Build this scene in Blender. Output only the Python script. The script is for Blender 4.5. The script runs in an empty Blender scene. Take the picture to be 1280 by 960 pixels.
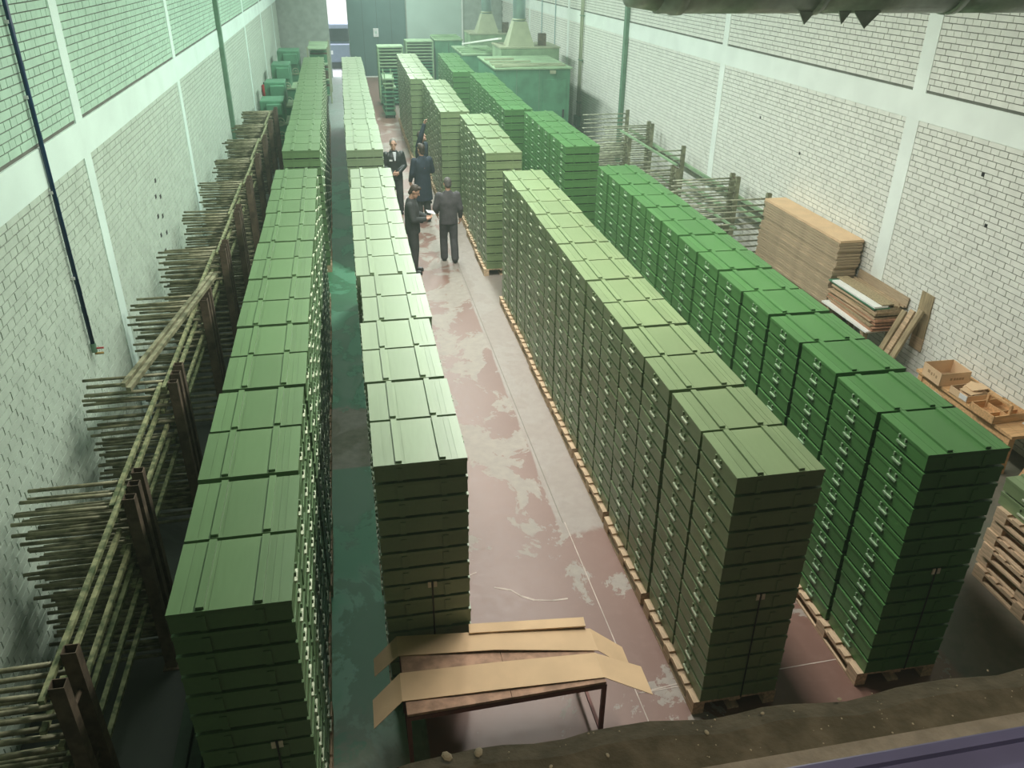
import bpy, bmesh, math, random
import numpy as np
from mathutils import Vector, Matrix, Euler
random.seed(7)
sc = bpy.context.scene
COL = sc.collection

# ------------------------------------------------------------------ camera
YAW, PITCH, ROLL = math.radians(11.2422), math.radians(27.9586), math.radians(0.5939)
CAM_Z = 5.6309
cd = bpy.data.cameras.new('camera'); cam = bpy.data.objects.new('camera', cd); COL.objects.link(cam)
cd.sensor_fit = 'HORIZONTAL'; cd.sensor_width = 36.0; cd.lens = 36.0 * 1012.58 / 1280.0
cd.clip_start = 0.05; cd.clip_end = 300
f = Vector((math.sin(YAW)*math.cos(PITCH), math.cos(YAW)*math.cos(PITCH), -math.sin(PITCH)))
r = Vector((math.cos(YAW), -math.sin(YAW), 0)); u = r.cross(f)
r2 = r*math.cos(ROLL) + u*math.sin(ROLL); u2 = u*math.cos(ROLL) - r*math.sin(ROLL)
cam.matrix_world = Matrix(((r2.x, u2.x, -f.x, 0), (r2.y, u2.y, -f.y, 0), (r2.z, u2.z, -f.z, CAM_Z), (0, 0, 0, 1)))
sc.camera = cam

# ------------------------------------------------------------------ world, lights, exposure
world = bpy.data.worlds.new('daylight'); sc.world = world; world.use_nodes = True
bg = world.node_tree.nodes['Background']; bg.inputs[0].default_value = (0.93, 0.97, 1.0, 1); bg.inputs[1].default_value = 4.0
sc.view_settings.view_transform = 'Standard'; sc.view_settings.look = 'None'; sc.view_settings.gamma = 1.0
sc.view_settings.use_curve_mapping = False; sc.view_settings.exposure = 0.0

XL, XR, YB, ZC = -2.98, 8.15, 44.66, 7.2
def area(name, loc, sx, sy, power, color, rot=(0, 0, 0)):
    l = bpy.data.lights.new(name, 'AREA'); l.shape = 'RECTANGLE'; l.size = sx; l.size_y = sy; l.energy = power; l.color = color
    o = bpy.data.objects.new(name, l); COL.objects.link(o); o.location = loc; o.rotation_euler = rot
    return o
for k, (y, p) in enumerate(((7.2, 375), (12.5, 430), (18.5, 470), (24.5, 470), (30.5, 430), (36.5, 340), (41.8, 220))):
    area('strip_area_light', (2.35, y, ZC-0.15), 0.7, 3.4, p*1.06, ((1.0, 0.98, 0.89), (0.97, 1.0, 0.91))[k] if k < 2 else (0.86, 1.0, 0.92)).data.spread = math.radians(172)
for y, p in ((9.0, 58), (16.0, 66), (23.0, 66), (30.0, 66), (37.0, 55)):  # weak lamp line added over the left aisle to brighten its floor
    area('strip_area_light', (-0.3, y, ZC-0.15), 0.5, 3.4, p, (0.92, 1.0, 0.92)).data.spread = math.radians(165)
area('sill_fill_light', (0.7, -0.1, ZC-0.2), 1.6, 0.3, 9, (1.0, 0.86, 0.62)).data.spread = math.radians(64)          # unseen warm lamp added behind the window to light the sill
area('yard_daylight', (0.0, 54.0, 14.0), 16, 14, 9000, (0.95, 0.98, 1.0))            # open sky over the yard outside
# thin green-tinted haze, added to stand in for the veil over the hall
HAZE = 0.0046
wv_ = world.node_tree.nodes.new('ShaderNodeVolumeScatter'); wv_.inputs['Color'].default_value = (0.74, 1.0, 0.86, 1); wv_.inputs['Density'].default_value = HAZE; wv_.inputs['Anisotropy'].default_value = 0.2
world.node_tree.links.new(wv_.outputs[0], world.node_tree.nodes['World Output'].inputs['Volume'])

# ------------------------------------------------------------------ materials
def nodes_of(name):
    m = bpy.data.materials.new(name); m.use_nodes = True
    nt = m.node_tree; b = nt.nodes['Principled BSDF']
    return m, nt, b
def mk(nt, t, **kw):
    n = nt.nodes.new(t)
    for k, v in kw.items():
        if hasattr(n, k): setattr(n, k, v)
    return n
def mixc(nt, fac, a, b):
    n = nt.nodes.new('ShaderNodeMix'); n.data_type = 'RGBA'
    def put(i, v):
        if isinstance(v, (tuple, list)): n.inputs[i].default_value = (*v[:3], 1)
        elif isinstance(v, (int, float)): n.inputs[i].default_value = v
        else: nt.links.new(v, n.inputs[i])
    put(0, fac); put(6, a); put(7, b)
    return n.outputs[2]
def mth(nt, op, a, b=None, c=None, clamp=False):
    n = nt.nodes.new('ShaderNodeMath'); n.operation = op; n.use_clamp = clamp
    for i, v in enumerate((a, b, c)):
        if v is None: continue
        if isinstance(v, (int, float)): n.inputs[i].default_value = v
        else: nt.links.new(v, n.inputs[i])
    return n.outputs[0]
def step(nt, v, lo, hi):
    n = nt.nodes.new('ShaderNodeMapRange'); n.interpolation_type = 'SMOOTHSTEP'
    nt.links.new(v, n.inputs[0]); n.inputs[1].default_value = lo; n.inputs[2].default_value = hi
    return n.outputs[0]
def noise(nt, vec, scale, detail=4, rough=0.55, dist=0.0):
    n = nt.nodes.new('ShaderNodeTexNoise'); n.inputs['Scale'].default_value = scale; n.inputs['Detail'].default_value = detail
    n.inputs['Roughness'].default_value = rough; n.inputs['Distortion'].default_value = dist
    if vec is not None: nt.links.new(vec, n.inputs['Vector'])
    return n.outputs['Fac']
def mat(name, col, rough=0.6, metal=0.0, var=0.15, scale=6.0, bump=0.0, bscale=40.0, col2=None, stretch=None, spec=0.5, world_pos=False):
    m, nt, b = nodes_of(name)
    if world_pos: vec = mk(nt, 'ShaderNodeNewGeometry').outputs['Position']
    else: vec = mk(nt, 'ShaderNodeTexCoord').outputs['Object']
    if stretch:
        mp = mk(nt, 'ShaderNodeMapping'); mp.inputs['Scale'].default_value = stretch; nt.links.new(vec, mp.inputs[0]); vec = mp.outputs[0]
    nz = noise(nt, vec, scale)
    a = tuple(max(0, c*(1-var)) for c in col); c2 = col2 or tuple(min(1, c*(1+var)) for c in col)
    fac = step(nt, nz, 0.3, 0.7)
    nt.links.new(mixc(nt, fac, a, c2), b.inputs['Base Color'])
    b.inputs['Roughness'].default_value = rough; b.inputs['Metallic'].default_value = metal
    b.inputs['Specular IOR Level'].default_value = spec
    if bump > 0:
        bp = mk(nt, 'ShaderNodeBump'); bp.inputs['Strength'].default_value = bump; bp.inputs['Distance'].default_value = 0.01
        nt.links.new(noise(nt, vec, bscale), bp.inputs['Height']); nt.links.new(bp.outputs[0], b.inputs['Normal'])
    return m
M = {}
def paint(name, col, rough=0.30):
    # crate paint: brushed stain, a little grain, tone differs from crate to crate
    m, nt, b = nodes_of(name)
    tc = mk(nt, 'ShaderNodeTexCoord').outputs['Object']; oi = mk(nt, 'ShaderNodeObjectInfo').outputs['Random']
    mp = mk(nt, 'ShaderNodeMapping'); mp.inputs['Scale'].default_value = (14, 1.2, 14); nt.links.new(tc, mp.inputs[0])
    g = noise(nt, mp.outputs[0], 3.0, 5); big = noise(nt, tc, 2.2, 3)
    c1 = mixc(nt, step(nt, g, 0.25, 0.75), tuple(c*0.95 for c in col), tuple(min(1, c*1.04) for c in col))
    c2 = mixc(nt, mth(nt, 'MULTIPLY', step(nt, big, 0.45, 0.75), 0.35), c1, (col[0]*1.25, col[1]*1.12, col[2]*1.2))
    hv = mk(nt, 'ShaderNodeHueSaturation'); nt.links.new(c2, hv.inputs['Color'])
    nt.links.new(mth(nt, 'ADD', 0.92, mth(nt, 'MULTIPLY', oi, 0.16)), hv.inputs['Value'])
    nt.links.new(hv.outputs[0], b.inputs['Base Color'])
    nt.links.new(mth(nt, 'ADD', rough, mth(nt, 'MULTIPLY', g, 0.12)), b.inputs['Roughness'])
    bp = mk(nt, 'ShaderNodeBump'); bp.inputs['Strength'].default_value = 0.05; bp.inputs['Distance'].default_value = 0.003
    nt.links.new(g, bp.inputs['Height']); nt.links.new(bp.outputs[0], b.inputs['Normal'])
    return m
M['paint1'] = paint('olive_crate_paint', (0.120, 0.212, 0.092))  # each crate row has its own even green
M['paint2'] = paint('pale_olive_crate_paint', (0.215, 0.292, 0.172))
M['paint3'] = paint('mid_olive_crate_paint', (0.190, 0.262, 0.128))
M['paint4'] = paint('deep_green_crate_paint', (0.075, 0.20, 0.060))
M['hardware'] = mat('crate_hardware', (0.60, 0.66, 0.48), 0.35, 0.1, 0.2, 30)
M['hardware_dark'] = mat('painted_hardware', (0.30, 0.44, 0.27), 0.4, 0.1, 0.2, 30)
M['pallet'] = mat('pallet_wood', (0.58, 0.42, 0.275), 0.8, 0, 0.25, 5, 0.3, 60, stretch=(8, 1, 8))
M['mortar'] = mat('mortar', (0.13, 0.14, 0.115), 0.95, 0, 0.2, 3, world_pos=True)
def brickmat(name, col, stain):
    m, nt, b = nodes_of(name)
    P = mk(nt, 'ShaderNodeNewGeometry').outputs['Position']
    n1 = noise(nt, P, 4.3, 2); n2 = noise(nt, P, 0.45, 4); n3 = noise(nt, P, 60, 3)
    c = mixc(nt, step(nt, n1, 0.3, 0.7), tuple(x*0.93 for x in col), tuple(min(1, x*1.05) for x in col))
    c = mixc(nt, mth(nt, 'MULTIPLY', step(nt, n2, 0.5, 0.8), 0.5), c, stain)
    nt.links.new(c, b.inputs['Base Color']); b.inputs['Roughness'].default_value = 0.75
    bp = mk(nt, 'ShaderNodeBump'); bp.inputs['Strength'].default_value = 0.15; bp.inputs['Distance'].default_value = 0.004
    nt.links.new(n3, bp.inputs['Height']); nt.links.new(bp.outputs[0], b.inputs['Normal'])
    return m
M['brick_white'] = brickmat('white_brick', (0.74, 0.75, 0.68), (0.66, 0.66, 0.58))
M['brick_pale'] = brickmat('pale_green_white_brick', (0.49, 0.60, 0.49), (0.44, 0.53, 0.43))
M['brick_veiled'] = brickmat('veil_green_brick', (0.44, 0.66, 0.50), (0.41, 0.60, 0.46))  # green light veil over the upper wall, put into the brick colour
M['render_white'] = mat('white_render', (0.80, 0.86, 0.80), 0.7, 0, 0.05, 1.5, 0.1, 30, world_pos=True)
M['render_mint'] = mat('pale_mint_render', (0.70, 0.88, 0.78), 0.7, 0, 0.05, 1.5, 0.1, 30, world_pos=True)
M['front_plaster'] = mat('dark_plaster', (0.10, 0.09, 0.075), 0.9, 0, 0.2, 3, world_pos=True)
M['ceiling'] = mat('ceiling_sheet', (0.22, 0.24, 0.21), 0.8, 0, 0.1, 1, world_pos=True)
M['backwall'] = mat('grey_block_wall', (0.36, 0.42, 0.37), 0.85, 0, 0.12, 3, 0.3, 12, world_pos=True)
M['door_teal'] = mat('teal_grey_door_paint', (0.085, 0.155, 0.15), 0.55, 0, 0.1, 1.0, world_pos=True)
M['panel_white'] = mat('white_door_panel', (0.46, 0.60, 0.53), 0.5, 0, 0.05, 1.0, world_pos=True)
M['green_col'] = mat('green_painted_steel', (0.14, 0.26, 0.17), 0.5, 0.1, 0.15, 5)
M['machine'] = mat('machine_green', (0.085, 0.25, 0.14), 0.5, 0.1, 0.2, 2)
M['machine_light'] = mat('pale_machine_green', (0.24, 0.37, 0.21), 0.55, 0.0, 0.2, 2)
M['hood'] = mat('hood_cream', (0.34, 0.38, 0.25), 0.5, 0.1, 0.12, 2)
M['duct'] = mat('duct_zinc', (0.36, 0.50, 0.52), 0.35, 0.5, 0.1, 3)
M['rust'] = mat('rusty_post', (0.115, 0.085, 0.055), 0.8, 0.2, 0.35, 9, 0.3, 50)
M['arm'] = mat('mossy_steel_rod', (0.20, 0.21, 0.11), 0.6, 0.2, 0.5, 8, 0.2, 60, col2=(0.33, 0.32, 0.20))
M['hood_post'] = mat('pale_olive_post', (0.24, 0.25, 0.16), 0.7, 0.1, 0.35, 8)
M['pale_arm'] = mat('pale_rod', (0.36, 0.38, 0.27), 0.6, 0.1, 0.4, 8)
M['bar'] = mat('mossy_square_bar', (0.12, 0.18, 0.07), 0.6, 0.1, 0.5, 14, 0.25, 60, col2=(0.33, 0.34, 0.18))
M['bar_dark'] = mat('dark_green_beam', (0.03, 0.07, 0.035), 0.5, 0.1, 0.3, 4)
M['card'] = mat('cardboard', (0.68, 0.475, 0.285), 0.85, 0, 0.08, 3, 0.05, 80)
M['card_dark'] = mat('cardboard_inside', (0.36, 0.235, 0.13), 0.9, 0, 0.1, 3)
M['card_edge'] = mat('carton_sheet', (0.39, 0.30, 0.195), 0.9, 0, 0.25, 4, stretch=(1, 1, 30))
M['ply'] = mat('plywood', (0.47, 0.34, 0.21), 0.75, 0, 0.25, 4, 0.1, 60, stretch=(6, 1, 20))
M['ply_red'] = mat('reddish_plywood', (0.42, 0.22, 0.13), 0.75, 0, 0.25, 4, stretch=(6, 1, 20))
M['timber'] = mat('pine_timber', (0.60, 0.36, 0.17), 0.7, 0, 0.2, 4, 0.1, 60, stretch=(1, 8, 8))
M['timber_grey'] = mat('weathered_plank', (0.33, 0.26, 0.15), 0.8, 0, 0.3, 4, 0.2, 60, stretch=(8, 8, 1))
M['white_board'] = mat('white_laminate', (0.78, 0.79, 0.74), 0.5, 0, 0.05, 3)
M['table_red'] = mat('red_brown_steel', (0.13, 0.035, 0.025), 0.5, 0.2, 0.25, 8)
M['table_top'] = mat('worn_table_board', (0.40, 0.24, 0.16), 0.8, 0, 0.3, 9, 0.15, 40)
M['strap'] = mat('black_strap', (0.012, 0.012, 0.010), 0.4)
M['seal'] = mat('pale_strap_seal', (0.82, 0.72, 0.55), 0.45, 0.0, 0.1)
M['blue'] = mat('blue_hose', (0.012, 0.045, 0.10), 0.4, 0, 0.15)
M['blue_frame'] = mat('blue_violet_frame', (0.10, 0.10, 0.20), 0.4, 0, 0.1)
M['brass'] = mat('brass_valve', (0.35, 0.25, 0.08), 0.4, 0.7)
M['red'] = mat('extinguisher_red', (0.42, 0.03, 0.03), 0.35)
M['black'] = mat('black_rubber', (0.02, 0.02, 0.02), 0.6)
M['duct_dark'] = mat('grey_duct_foil', (0.42, 0.47, 0.44), 0.42, 0.1, 0.25, 5, 0.4, 12)
M['asphalt'] = mat('yard_ground', (0.45, 0.46, 0.48), 0.9, 0, 0.1, 2)
M['van'] = mat('van_blue_grey', (0.22, 0.27, 0.36), 0.35, 0.1, 0.05)
M['glass_dark'] = mat('dark_glass', (0.03, 0.04, 0.05), 0.1)
M['white_plastic'] = mat('white_plastic', (0.75, 0.78, 0.76), 0.4)
M['skin'] = mat('skin', (0.52, 0.30, 0.21), 0.55, 0, 0.08, 8)
M['hair_grey'] = mat('grey_hair', (0.22, 0.20, 0.18), 0.7, 0, 0.3, 40)
M['hair_salt'] = mat('dark_grey_hair', (0.10, 0.09, 0.085), 0.7, 0, 0.35, 40)
M['cloth_trouser'] = mat('grey_trouser_cloth', (0.062, 0.060, 0.064), 0.85, 0, 0.2, 9, 0.3, 30)
M['hair_dark'] = mat('dark_brown_hair', (0.045, 0.03, 0.02), 0.6, 0, 0.3, 40)
M['cloth_grey'] = mat('charcoal_grey_cloth', (0.075, 0.070, 0.075), 0.85, 0, 0.2, 9, 0.3, 30)
M['cloth_dark'] = mat('dark_grey_cloth', (0.045, 0.048, 0.048), 0.85, 0, 0.2, 9, 0.3, 30)
M['cloth_navy'] = mat('navy_cloth', (0.018, 0.028, 0.045), 0.8, 0, 0.2, 9, 0.3, 30)
M['leather'] = mat('black_leather', (0.025, 0.028, 0.027), 0.38, 0, 0.2, 9, 0.3, 30)
M['shirt'] = mat('white_shirt', (0.65, 0.67, 0.68), 0.8)
M['paper'] = mat('white_paper', (0.80, 0.80, 0.78), 0.7)
M['shoe'] = mat('black_shoe', (0.012, 0.011, 0.011), 0.4)

# floor: painted concrete - green paint in the left aisle, worn red paint in the middle, bare grey strip beside it
m, nt, b = nodes_of('painted_concrete_floor')
P = mk(nt, 'ShaderNodeNewGeometry').outputs['Position']; sp = mk(nt, 'ShaderNodeSeparateXYZ'); nt.links.new(P, sp.inputs[0])
X, Y = sp.outputs[0], sp.outputs[1]
mpf = mk(nt, 'ShaderNodeMapping'); mpf.inputs['Scale'].default_value = (1.0, 0.75, 1); nt.links.new(P, mpf.inputs[0])
fn = noise(nt, mpf.outputs[0], 1.35, 12, 0.68, 0.5); fine = noise(nt, P, 9.0, 6, 0.6); big = noise(nt, P, 0.35, 3)
grey = mixc(nt, step(nt, fine, 0.3, 0.7), (0.27, 0.23, 0.20), (0.335, 0.29, 0.25))
redp = mixc(nt, step(nt, big, 0.35, 0.65), (0.185, 0.098, 0.076), (0.225, 0.128, 0.102))
redp = mixc(nt, mth(nt, 'MULTIPLY', step(nt, fine, 0.45, 0.75), 0.35), redp, (0.245, 0.15, 0.12))
# wear strongest between y=6 and y=24, x 0.7..2.1
wy = mth(nt, 'MULTIPLY', step(nt, Y, 5.3, 8.2), mth(nt, 'SUBTRACT', 1.0, step(nt, Y, 24, 34)))
wear = mth(nt, 'ADD', fn, mth(nt, 'MULTIPLY', wy, 0.085))
worn = step(nt, wear, 0.575, 0.59)
mid = mixc(nt, worn, redp, grey)
wv = mth(nt, 'ADD', X, mth(nt, 'MULTIPLY', mth(nt, 'SUBTRACT', noise(nt, P, 1.1, 5), 0.5), 0.10))
strip = mth(nt, 'MULTIPLY', mth(nt, 'MULTIPLY', step(nt, wv, 1.93, 1.96), mth(nt, 'SUBTRACT', 1.0, step(nt, wv, 3.0, 3.05))), step(nt, mth(nt, 'ADD', Y, mth(nt, 'MULTIPLY', fn, 0.6)), 7.1, 7.2))
mid = mixc(nt, strip, mid, mixc(nt, step(nt, fine, 0.3, 0.7), (0.26, 0.215, 0.19), (0.295, 0.25, 0.22)))
grn = mixc(nt, step(nt, fn, 0.50, 0.54), (0.075, 0.26, 0.135), (0.16, 0.43, 0.27))
bare = mixc(nt, step(nt, fine, 0.3, 0.7), (0.19, 0.20, 0.13), (0.29, 0.28, 0.20))
patch = mth(nt, 'MULTIPLY', step(nt, Y, 8.55, 8.6), mth(nt, 'SUBTRACT', 1.0, step(nt, mth(nt, 'ADD', Y, fn), 10.5, 10.6)))
near = mth(nt, 'MULTIPLY', mth(nt, 'SUBTRACT', 1.0, step(nt, Y, 3.9, 5.2)), step(nt, fn, 0.42, 0.47))
grn = mixc(nt, mth(nt, 'MAXIMUM', mth(nt, 'MULTIPLY', patch, 0.9), near), grn, bare)
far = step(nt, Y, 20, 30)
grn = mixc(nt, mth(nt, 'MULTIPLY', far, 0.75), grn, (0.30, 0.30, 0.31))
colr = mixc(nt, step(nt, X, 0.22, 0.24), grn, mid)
colr = mixc(nt, step(nt, X, -1.22, -1.26), colr, (0.05, 0.06, 0.05))  # shade under the left racks, put into the floor colour as dark grey
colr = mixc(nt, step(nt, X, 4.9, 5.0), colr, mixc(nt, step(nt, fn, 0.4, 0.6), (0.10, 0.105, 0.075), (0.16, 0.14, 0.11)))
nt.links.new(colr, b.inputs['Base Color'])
nt.links.new(mth(nt, 'ADD', 0.34, mth(nt, 'MULTIPLY', mth(nt, 'ADD', fine, worn), 0.18)), b.inputs['Roughness'])
bp = mk(nt, 'ShaderNodeBump'); bp.inputs['Strength'].default_value = 0.08; bp.inputs['Distance'].default_value = 0.01
nt.links.new(fine, bp.inputs['Height']); nt.links.new(bp.outputs[0], b.inputs['Normal'])
M['floor'] = m
m, nt, b = nodes_of('dusty_sill')
P = mk(nt, 'ShaderNodeNewGeometry').outputs['Position']
n1 = noise(nt, P, 30, 6); n2 = noise(nt, P, 7, 3)
nt.links.new(mixc(nt, step(nt, n1, 0.3, 0.75), (0.055, 0.050, 0.032), (0.105, 0.092, 0.065)), b.inputs['Base Color'])
b.inputs['Roughness'].default_value = 0.95
bp = mk(nt, 'ShaderNodeBump'); bp.inputs['Strength'].default_value = 0.6; bp.inputs['Distance'].default_value = 0.004
nt.links.new(noise(nt, P, 120, 4), bp.inputs['Height']); nt.links.new(bp.outputs[0], b.inputs['Normal'])
M['sill'] = m
M['sill_grey'] = mat('bare_sill_strip', (0.20, 0.18, 0.15), 0.9, 0, 0.15, 40, 0.3, 100)
M['joint'] = mat('joint_filler', (0.50, 0.42, 0.37), 0.8, 0, 0.2, 6)
M['grit'] = mat('pale_mortar_crumb', (0.30, 0.27, 0.20), 0.9, 0, 0.2, 40)

# ------------------------------------------------------------------ mesh helpers
BOXF = np.array([(0, 2, 3, 1), (4, 5, 7, 6), (0, 1, 5, 4), (2, 6, 7, 3), (0, 4, 6, 2), (1, 3, 7, 5)])
class MB:
    def __init__(s): s.v = []; s.f = []; s.mi = []
    def raw(s, vs, fs, mi=0):
        n = len(s.v); s.v += [tuple(p) for p in vs]; s.f += [tuple(i+n for i in q) for q in fs]; s.mi += [mi]*len(fs); return s
    def box(s, x0, x1, y0, y1, z0, z1, mi=0):
        # vertex index = a*1+b*2+c*4 over (x,y,z)
        vs = [((x0, x1)[i & 1], (y0, y1)[i >> 1 & 1], (z0, z1)[i >> 2]) for i in range(8)]
        return s.raw(vs, [tuple(q) for q in BOXF], mi)
    def obox(s, c, size, rot=(0, 0, 0), mi=0):
        R = Euler(rot).to_matrix(); vs = []
        for i in range(8):
            p = Vector(((i & 1)-.5, (i >> 1 & 1)-.5, (i >> 2)-.5)); p = Vector((p.x*size[0], p.y*size[1], p.z*size[2]))
            vs.append(R @ p + Vector(c))
        return s.raw(vs, [tuple(q) for q in BOXF], mi)
    def tube(s, p0, p1, r0, r1=None, n=10, mi=0, cap=True):
        r1 = r0 if r1 is None else r1; p0 = Vector(p0); p1 = Vector(p1); d = (p1-p0).normalized()
        a = d.orthogonal().normalized(); c = d.cross(a); vs = []
        for p, rr in ((p0, r0), (p1, r1)):
            for i in range(n):
                t = 2*math.pi*i/n; vs.append(p + (a*math.cos(t) + c*math.sin(t))*rr)
        fs = [(i, (i+1) % n, n+(i+1) % n, n+i) for i in range(n)]
        if cap: fs += [tuple(range(n-1, -1, -1)), tuple(range(n, 2*n))]
        return s.raw(vs, fs, mi)
    def bar(s, p0, p1, w, h, mi=0):
        p0 = Vector(p0); p1 = Vector(p1); d = (p1-p0).normalized(); up = Vector((0, 0, 1))
        if abs(d.z) > .95: up = Vector((1, 0, 0))
        a = d.cross(up).normalized(); c = a.cross(d); vs = []
        for i in range(8):
            p = p1 if i >> 2 else p0; vs.append(p + a*w*((i & 1)-.5) + c*h*((i >> 1 & 1)-.5))
        return s.raw(vs, [tuple(q) for q in BOXF], mi)
    def frustum(s, c0, s0, c1, s1, mi=0):
        vs = []
        for c, sz in ((c0, s0), (c1, s1)):
            for i in range(4): vs.append((c[0]+sz[0]*((i & 1)-.5), c[1]+sz[1]*((i >> 1)-.5), c[2]))
        return s.raw(vs, [tuple(q) for q in BOXF], mi)
    def ell(s, c, rad, rot=None, n=12, k=8, mi=0):
        R = Euler(rot).to_matrix() if rot else None; vs = []; fs = []
        def add(p):
            p = Vector((p[0]*rad[0], p[1]*rad[1], p[2]*rad[2])); p = R @ p if R else p; vs.append(p+Vector(c))
        add((0, 0, -1))
        for j in range(1, k):
            t = math.pi*j/k - math.pi/2
            for i in range(n): a = 2*math.pi*i/n; add((math.cos(t)*math.cos(a), math.cos(t)*math.sin(a), math.sin(t)))
        add((0, 0, 1)); L = len(vs)-1
        for i in range(n):
            fs.append((0, 1+(i+1) % n, 1+i)); fs.append((L, L-n+i, L-n+(i+1) % n))
        for j in range(k-2):
            for i in range(n): a = 1+j*n; fs.append((a+i, a+(i+1) % n, a+n+(i+1) % n, a+n+i))
        return s.raw(vs, fs, mi)
    def cap(s, p0, p1, r0, r1, n=12, mi=0):
        s.tube(p0, p1, r0, r1, n, mi); s.ell(p0, (r0,)*3, n=n, mi=mi); s.ell(p1, (r1,)*3, n=n, mi=mi); return s
    def mesh(s, name, mats, smooth=False):
        me = bpy.data.meshes.new(name); me.from_pydata(s.v, [], s.f)
        for m in (mats if isinstance(mats, (list, tuple)) else [mats]): me.materials.append(m)
        if any(s.mi): me.polygons.foreach_set('material_index', s.mi)
        if smooth: me.polygons.foreach_set('use_smooth', [True]*len(me.polygons))
        me.update(); return me
    def build(s, name, mats, parent=None, smooth=False, bevel=0):
        o = link(name, s.mesh(name, mats, smooth), parent)
        if bevel:
            bm = o.modifiers.new('bevel', 'BEVEL'); bm.width = bevel; bm.segments = 2; bm.limit_method = 'ANGLE'
        return o
def link(name, me, parent=None, loc=None, rotz=0):
    o = bpy.data.objects.new(name, me); COL.objects.link(o)
    if parent is not None: o.parent = parent
    if loc is not None: o.location = loc
    if rotz: o.rotation_euler = (0, 0, rotz)
    return o
def tag(o, label=None, cat=None, group=None, kind=None):
    if label: o['label'] = label
    if cat: o['category'] = cat
    if group: o['group'] = group
    if kind: o['kind'] = kind
    return o
def thing(name, label, cat, loc=(0, 0, 0), rotz=0, group=None):
    return tag(link(name, None, None, loc, rotz), label, cat, group)

# ------------------------------------------------------------------ structure
fl = MB().box(XL-0.3, XR+0.3, -1.2, YB+0.2, -0.2, 0.0).build('floor', M['floor']); tag(fl, 'painted concrete hall floor, red and green worn paint', kind='structure')
for (p, q, w) in (((2.06, 3.2), (2.02, 7.05), .010), ((2.05, 4.62), (2.45, 4.66), .010), ((2.05, 4.62), (4.0, 4.66), .0095), ((2.0, 7.05), (1.97, 20), .008)):
    MB().bar((p[0], p[1], 0.001), (q[0], q[1], 0.001), w, 0.002).build('joint_line', M['joint'] if w > .009 else M['sill_grey'], fl)
def crack(pts, w):
    for a, c in zip(pts, pts[1:]): MB().bar((a[0], a[1], 0.001), (c[0], c[1], 0.001), w*random.uniform(.6, 1.3), 0.002).build('crack_filler', M['joint'], fl)
crack([(1.06, 6.15), (1.22, 6.08), (1.3, 5.98), (1.42, 5.9), (1.6, 5.86), (1.75, 5.86)], .022)
crack([(0.72, 6.3), (0.86, 6.38), (0.92, 6.4)], .02)
tag(MB().box(XL-0.3, XR+0.3, -1.2, YB+0.2, ZC, ZC+0.2).build('ceiling', M['ceiling']), 'pale sheet ceiling of the hall', kind='structure')

BAND0, BAND1 = 3.55, 3.93
COURSE, STRET, HEAD, JT = 0.081, 0.31, 0.155, 0.011
fwd = f
def screen(p):
    d = Vector(p)-Vector((0, 0, CAM_Z)); z = d.dot(fwd)
    if z < 0.1: return None
    return 640+1012.58*d.dot(r2)/z, 480-1012.58*d.dot(u2)/z, z
def brick_wall(name, X0, sgn, pil, low, high, label, zmin_pick):
    # sgn: direction of the room from the wall plane
    w = MB(); w.box(*sorted((X0, X0-sgn*0.3)), -1.0, YB, 0, ZC); wall = w.build(name, M['mortar']); tag(wall, label, kind='structure')
    th = 0.010; cand = []; rest = {0: [], 1: []}
    nz = int(ZC/COURSE)
    for k in range(nz):
        z0 = k*COURSE; z1 = z0+COURSE-JT
        if z1 > BAND0+.005 and z0 < BAND1-.005: continue
        L = STRET if k % 2 else HEAD; off = 0.0 if k % 2 else HEAD/2
        y = 1.0 + (off + (0.155 if k % 4 == 3 else 0)) - 2
        while y < YB-0.3:
            a, c = y, y+L-JT; y += L
            if any(a > p0-.01 and c < p1+.01 for p0, p1, _ in pil): continue
            if a < 0.62: continue
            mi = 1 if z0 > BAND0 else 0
            s = screen((X0, (a+c)/2, (z0+z1)/2)); key = 1e9
            if s and 5 < s[0] < 1275 and 5 < s[1] < 950 and z0 > zmin_pick: key = s[2]
            cand.append((key, a, c, z0, z1, mi))
    cand.sort(key=lambda t: t[0])
    base = {}
    for L in (STRET, HEAD):
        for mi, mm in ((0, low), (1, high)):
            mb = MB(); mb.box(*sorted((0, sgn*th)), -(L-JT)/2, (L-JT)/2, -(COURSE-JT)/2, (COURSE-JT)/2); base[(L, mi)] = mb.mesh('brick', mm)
    for t in cand[:300]:
        L = STRET if t[2]-t[1] > 0.2 else HEAD
        o = link('brick', base[(L, t[5])], wall, (X0+sgn*random.uniform(-.002, .002), (t[1]+t[2])/2, (t[3]+t[4])/2))
    R_ = cand[300:]; n = len(R_)
    A = np.array([q[1:5] for q in R_]); mi = np.array([q[5] for q in R_])
    jit = np.random.RandomState(3).uniform(-.002, .002, n)
    V = np.zeros((n, 8, 3))
    for i in range(8):
        V[:, i, 0] = X0 + (sgn*th + sgn*jit if (i & 1) else 0); V[:, i, 1] = A[:, (i >> 1) & 1]; V[:, i, 2] = A[:, 2+(i >> 2)]
    q = BOXF if sgn > 0 else BOXF[:, ::-1]
    keep = [j for j in range(6) if j != 4]     # drop the face against the wall
    F = (q[keep][None] + 8*np.arange(n)[:, None, None]).reshape(-1, 4)
    me = bpy.data.meshes.new('brickwork'); me.from_pydata(V.reshape(-1, 3).tolist(), [], F.tolist())
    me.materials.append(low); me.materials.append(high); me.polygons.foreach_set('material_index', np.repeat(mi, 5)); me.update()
    tag(link('brickwork', me, wall), kind='stuff')
    return wall
pilL = [(3.9, 4.2, 0), (10.03, 10.30, 0), (16.28, 16.53, 0), (28.8, 29.05, 0), (35.0, 35.25, 0), (41.2, 41.45, 0)]
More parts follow.
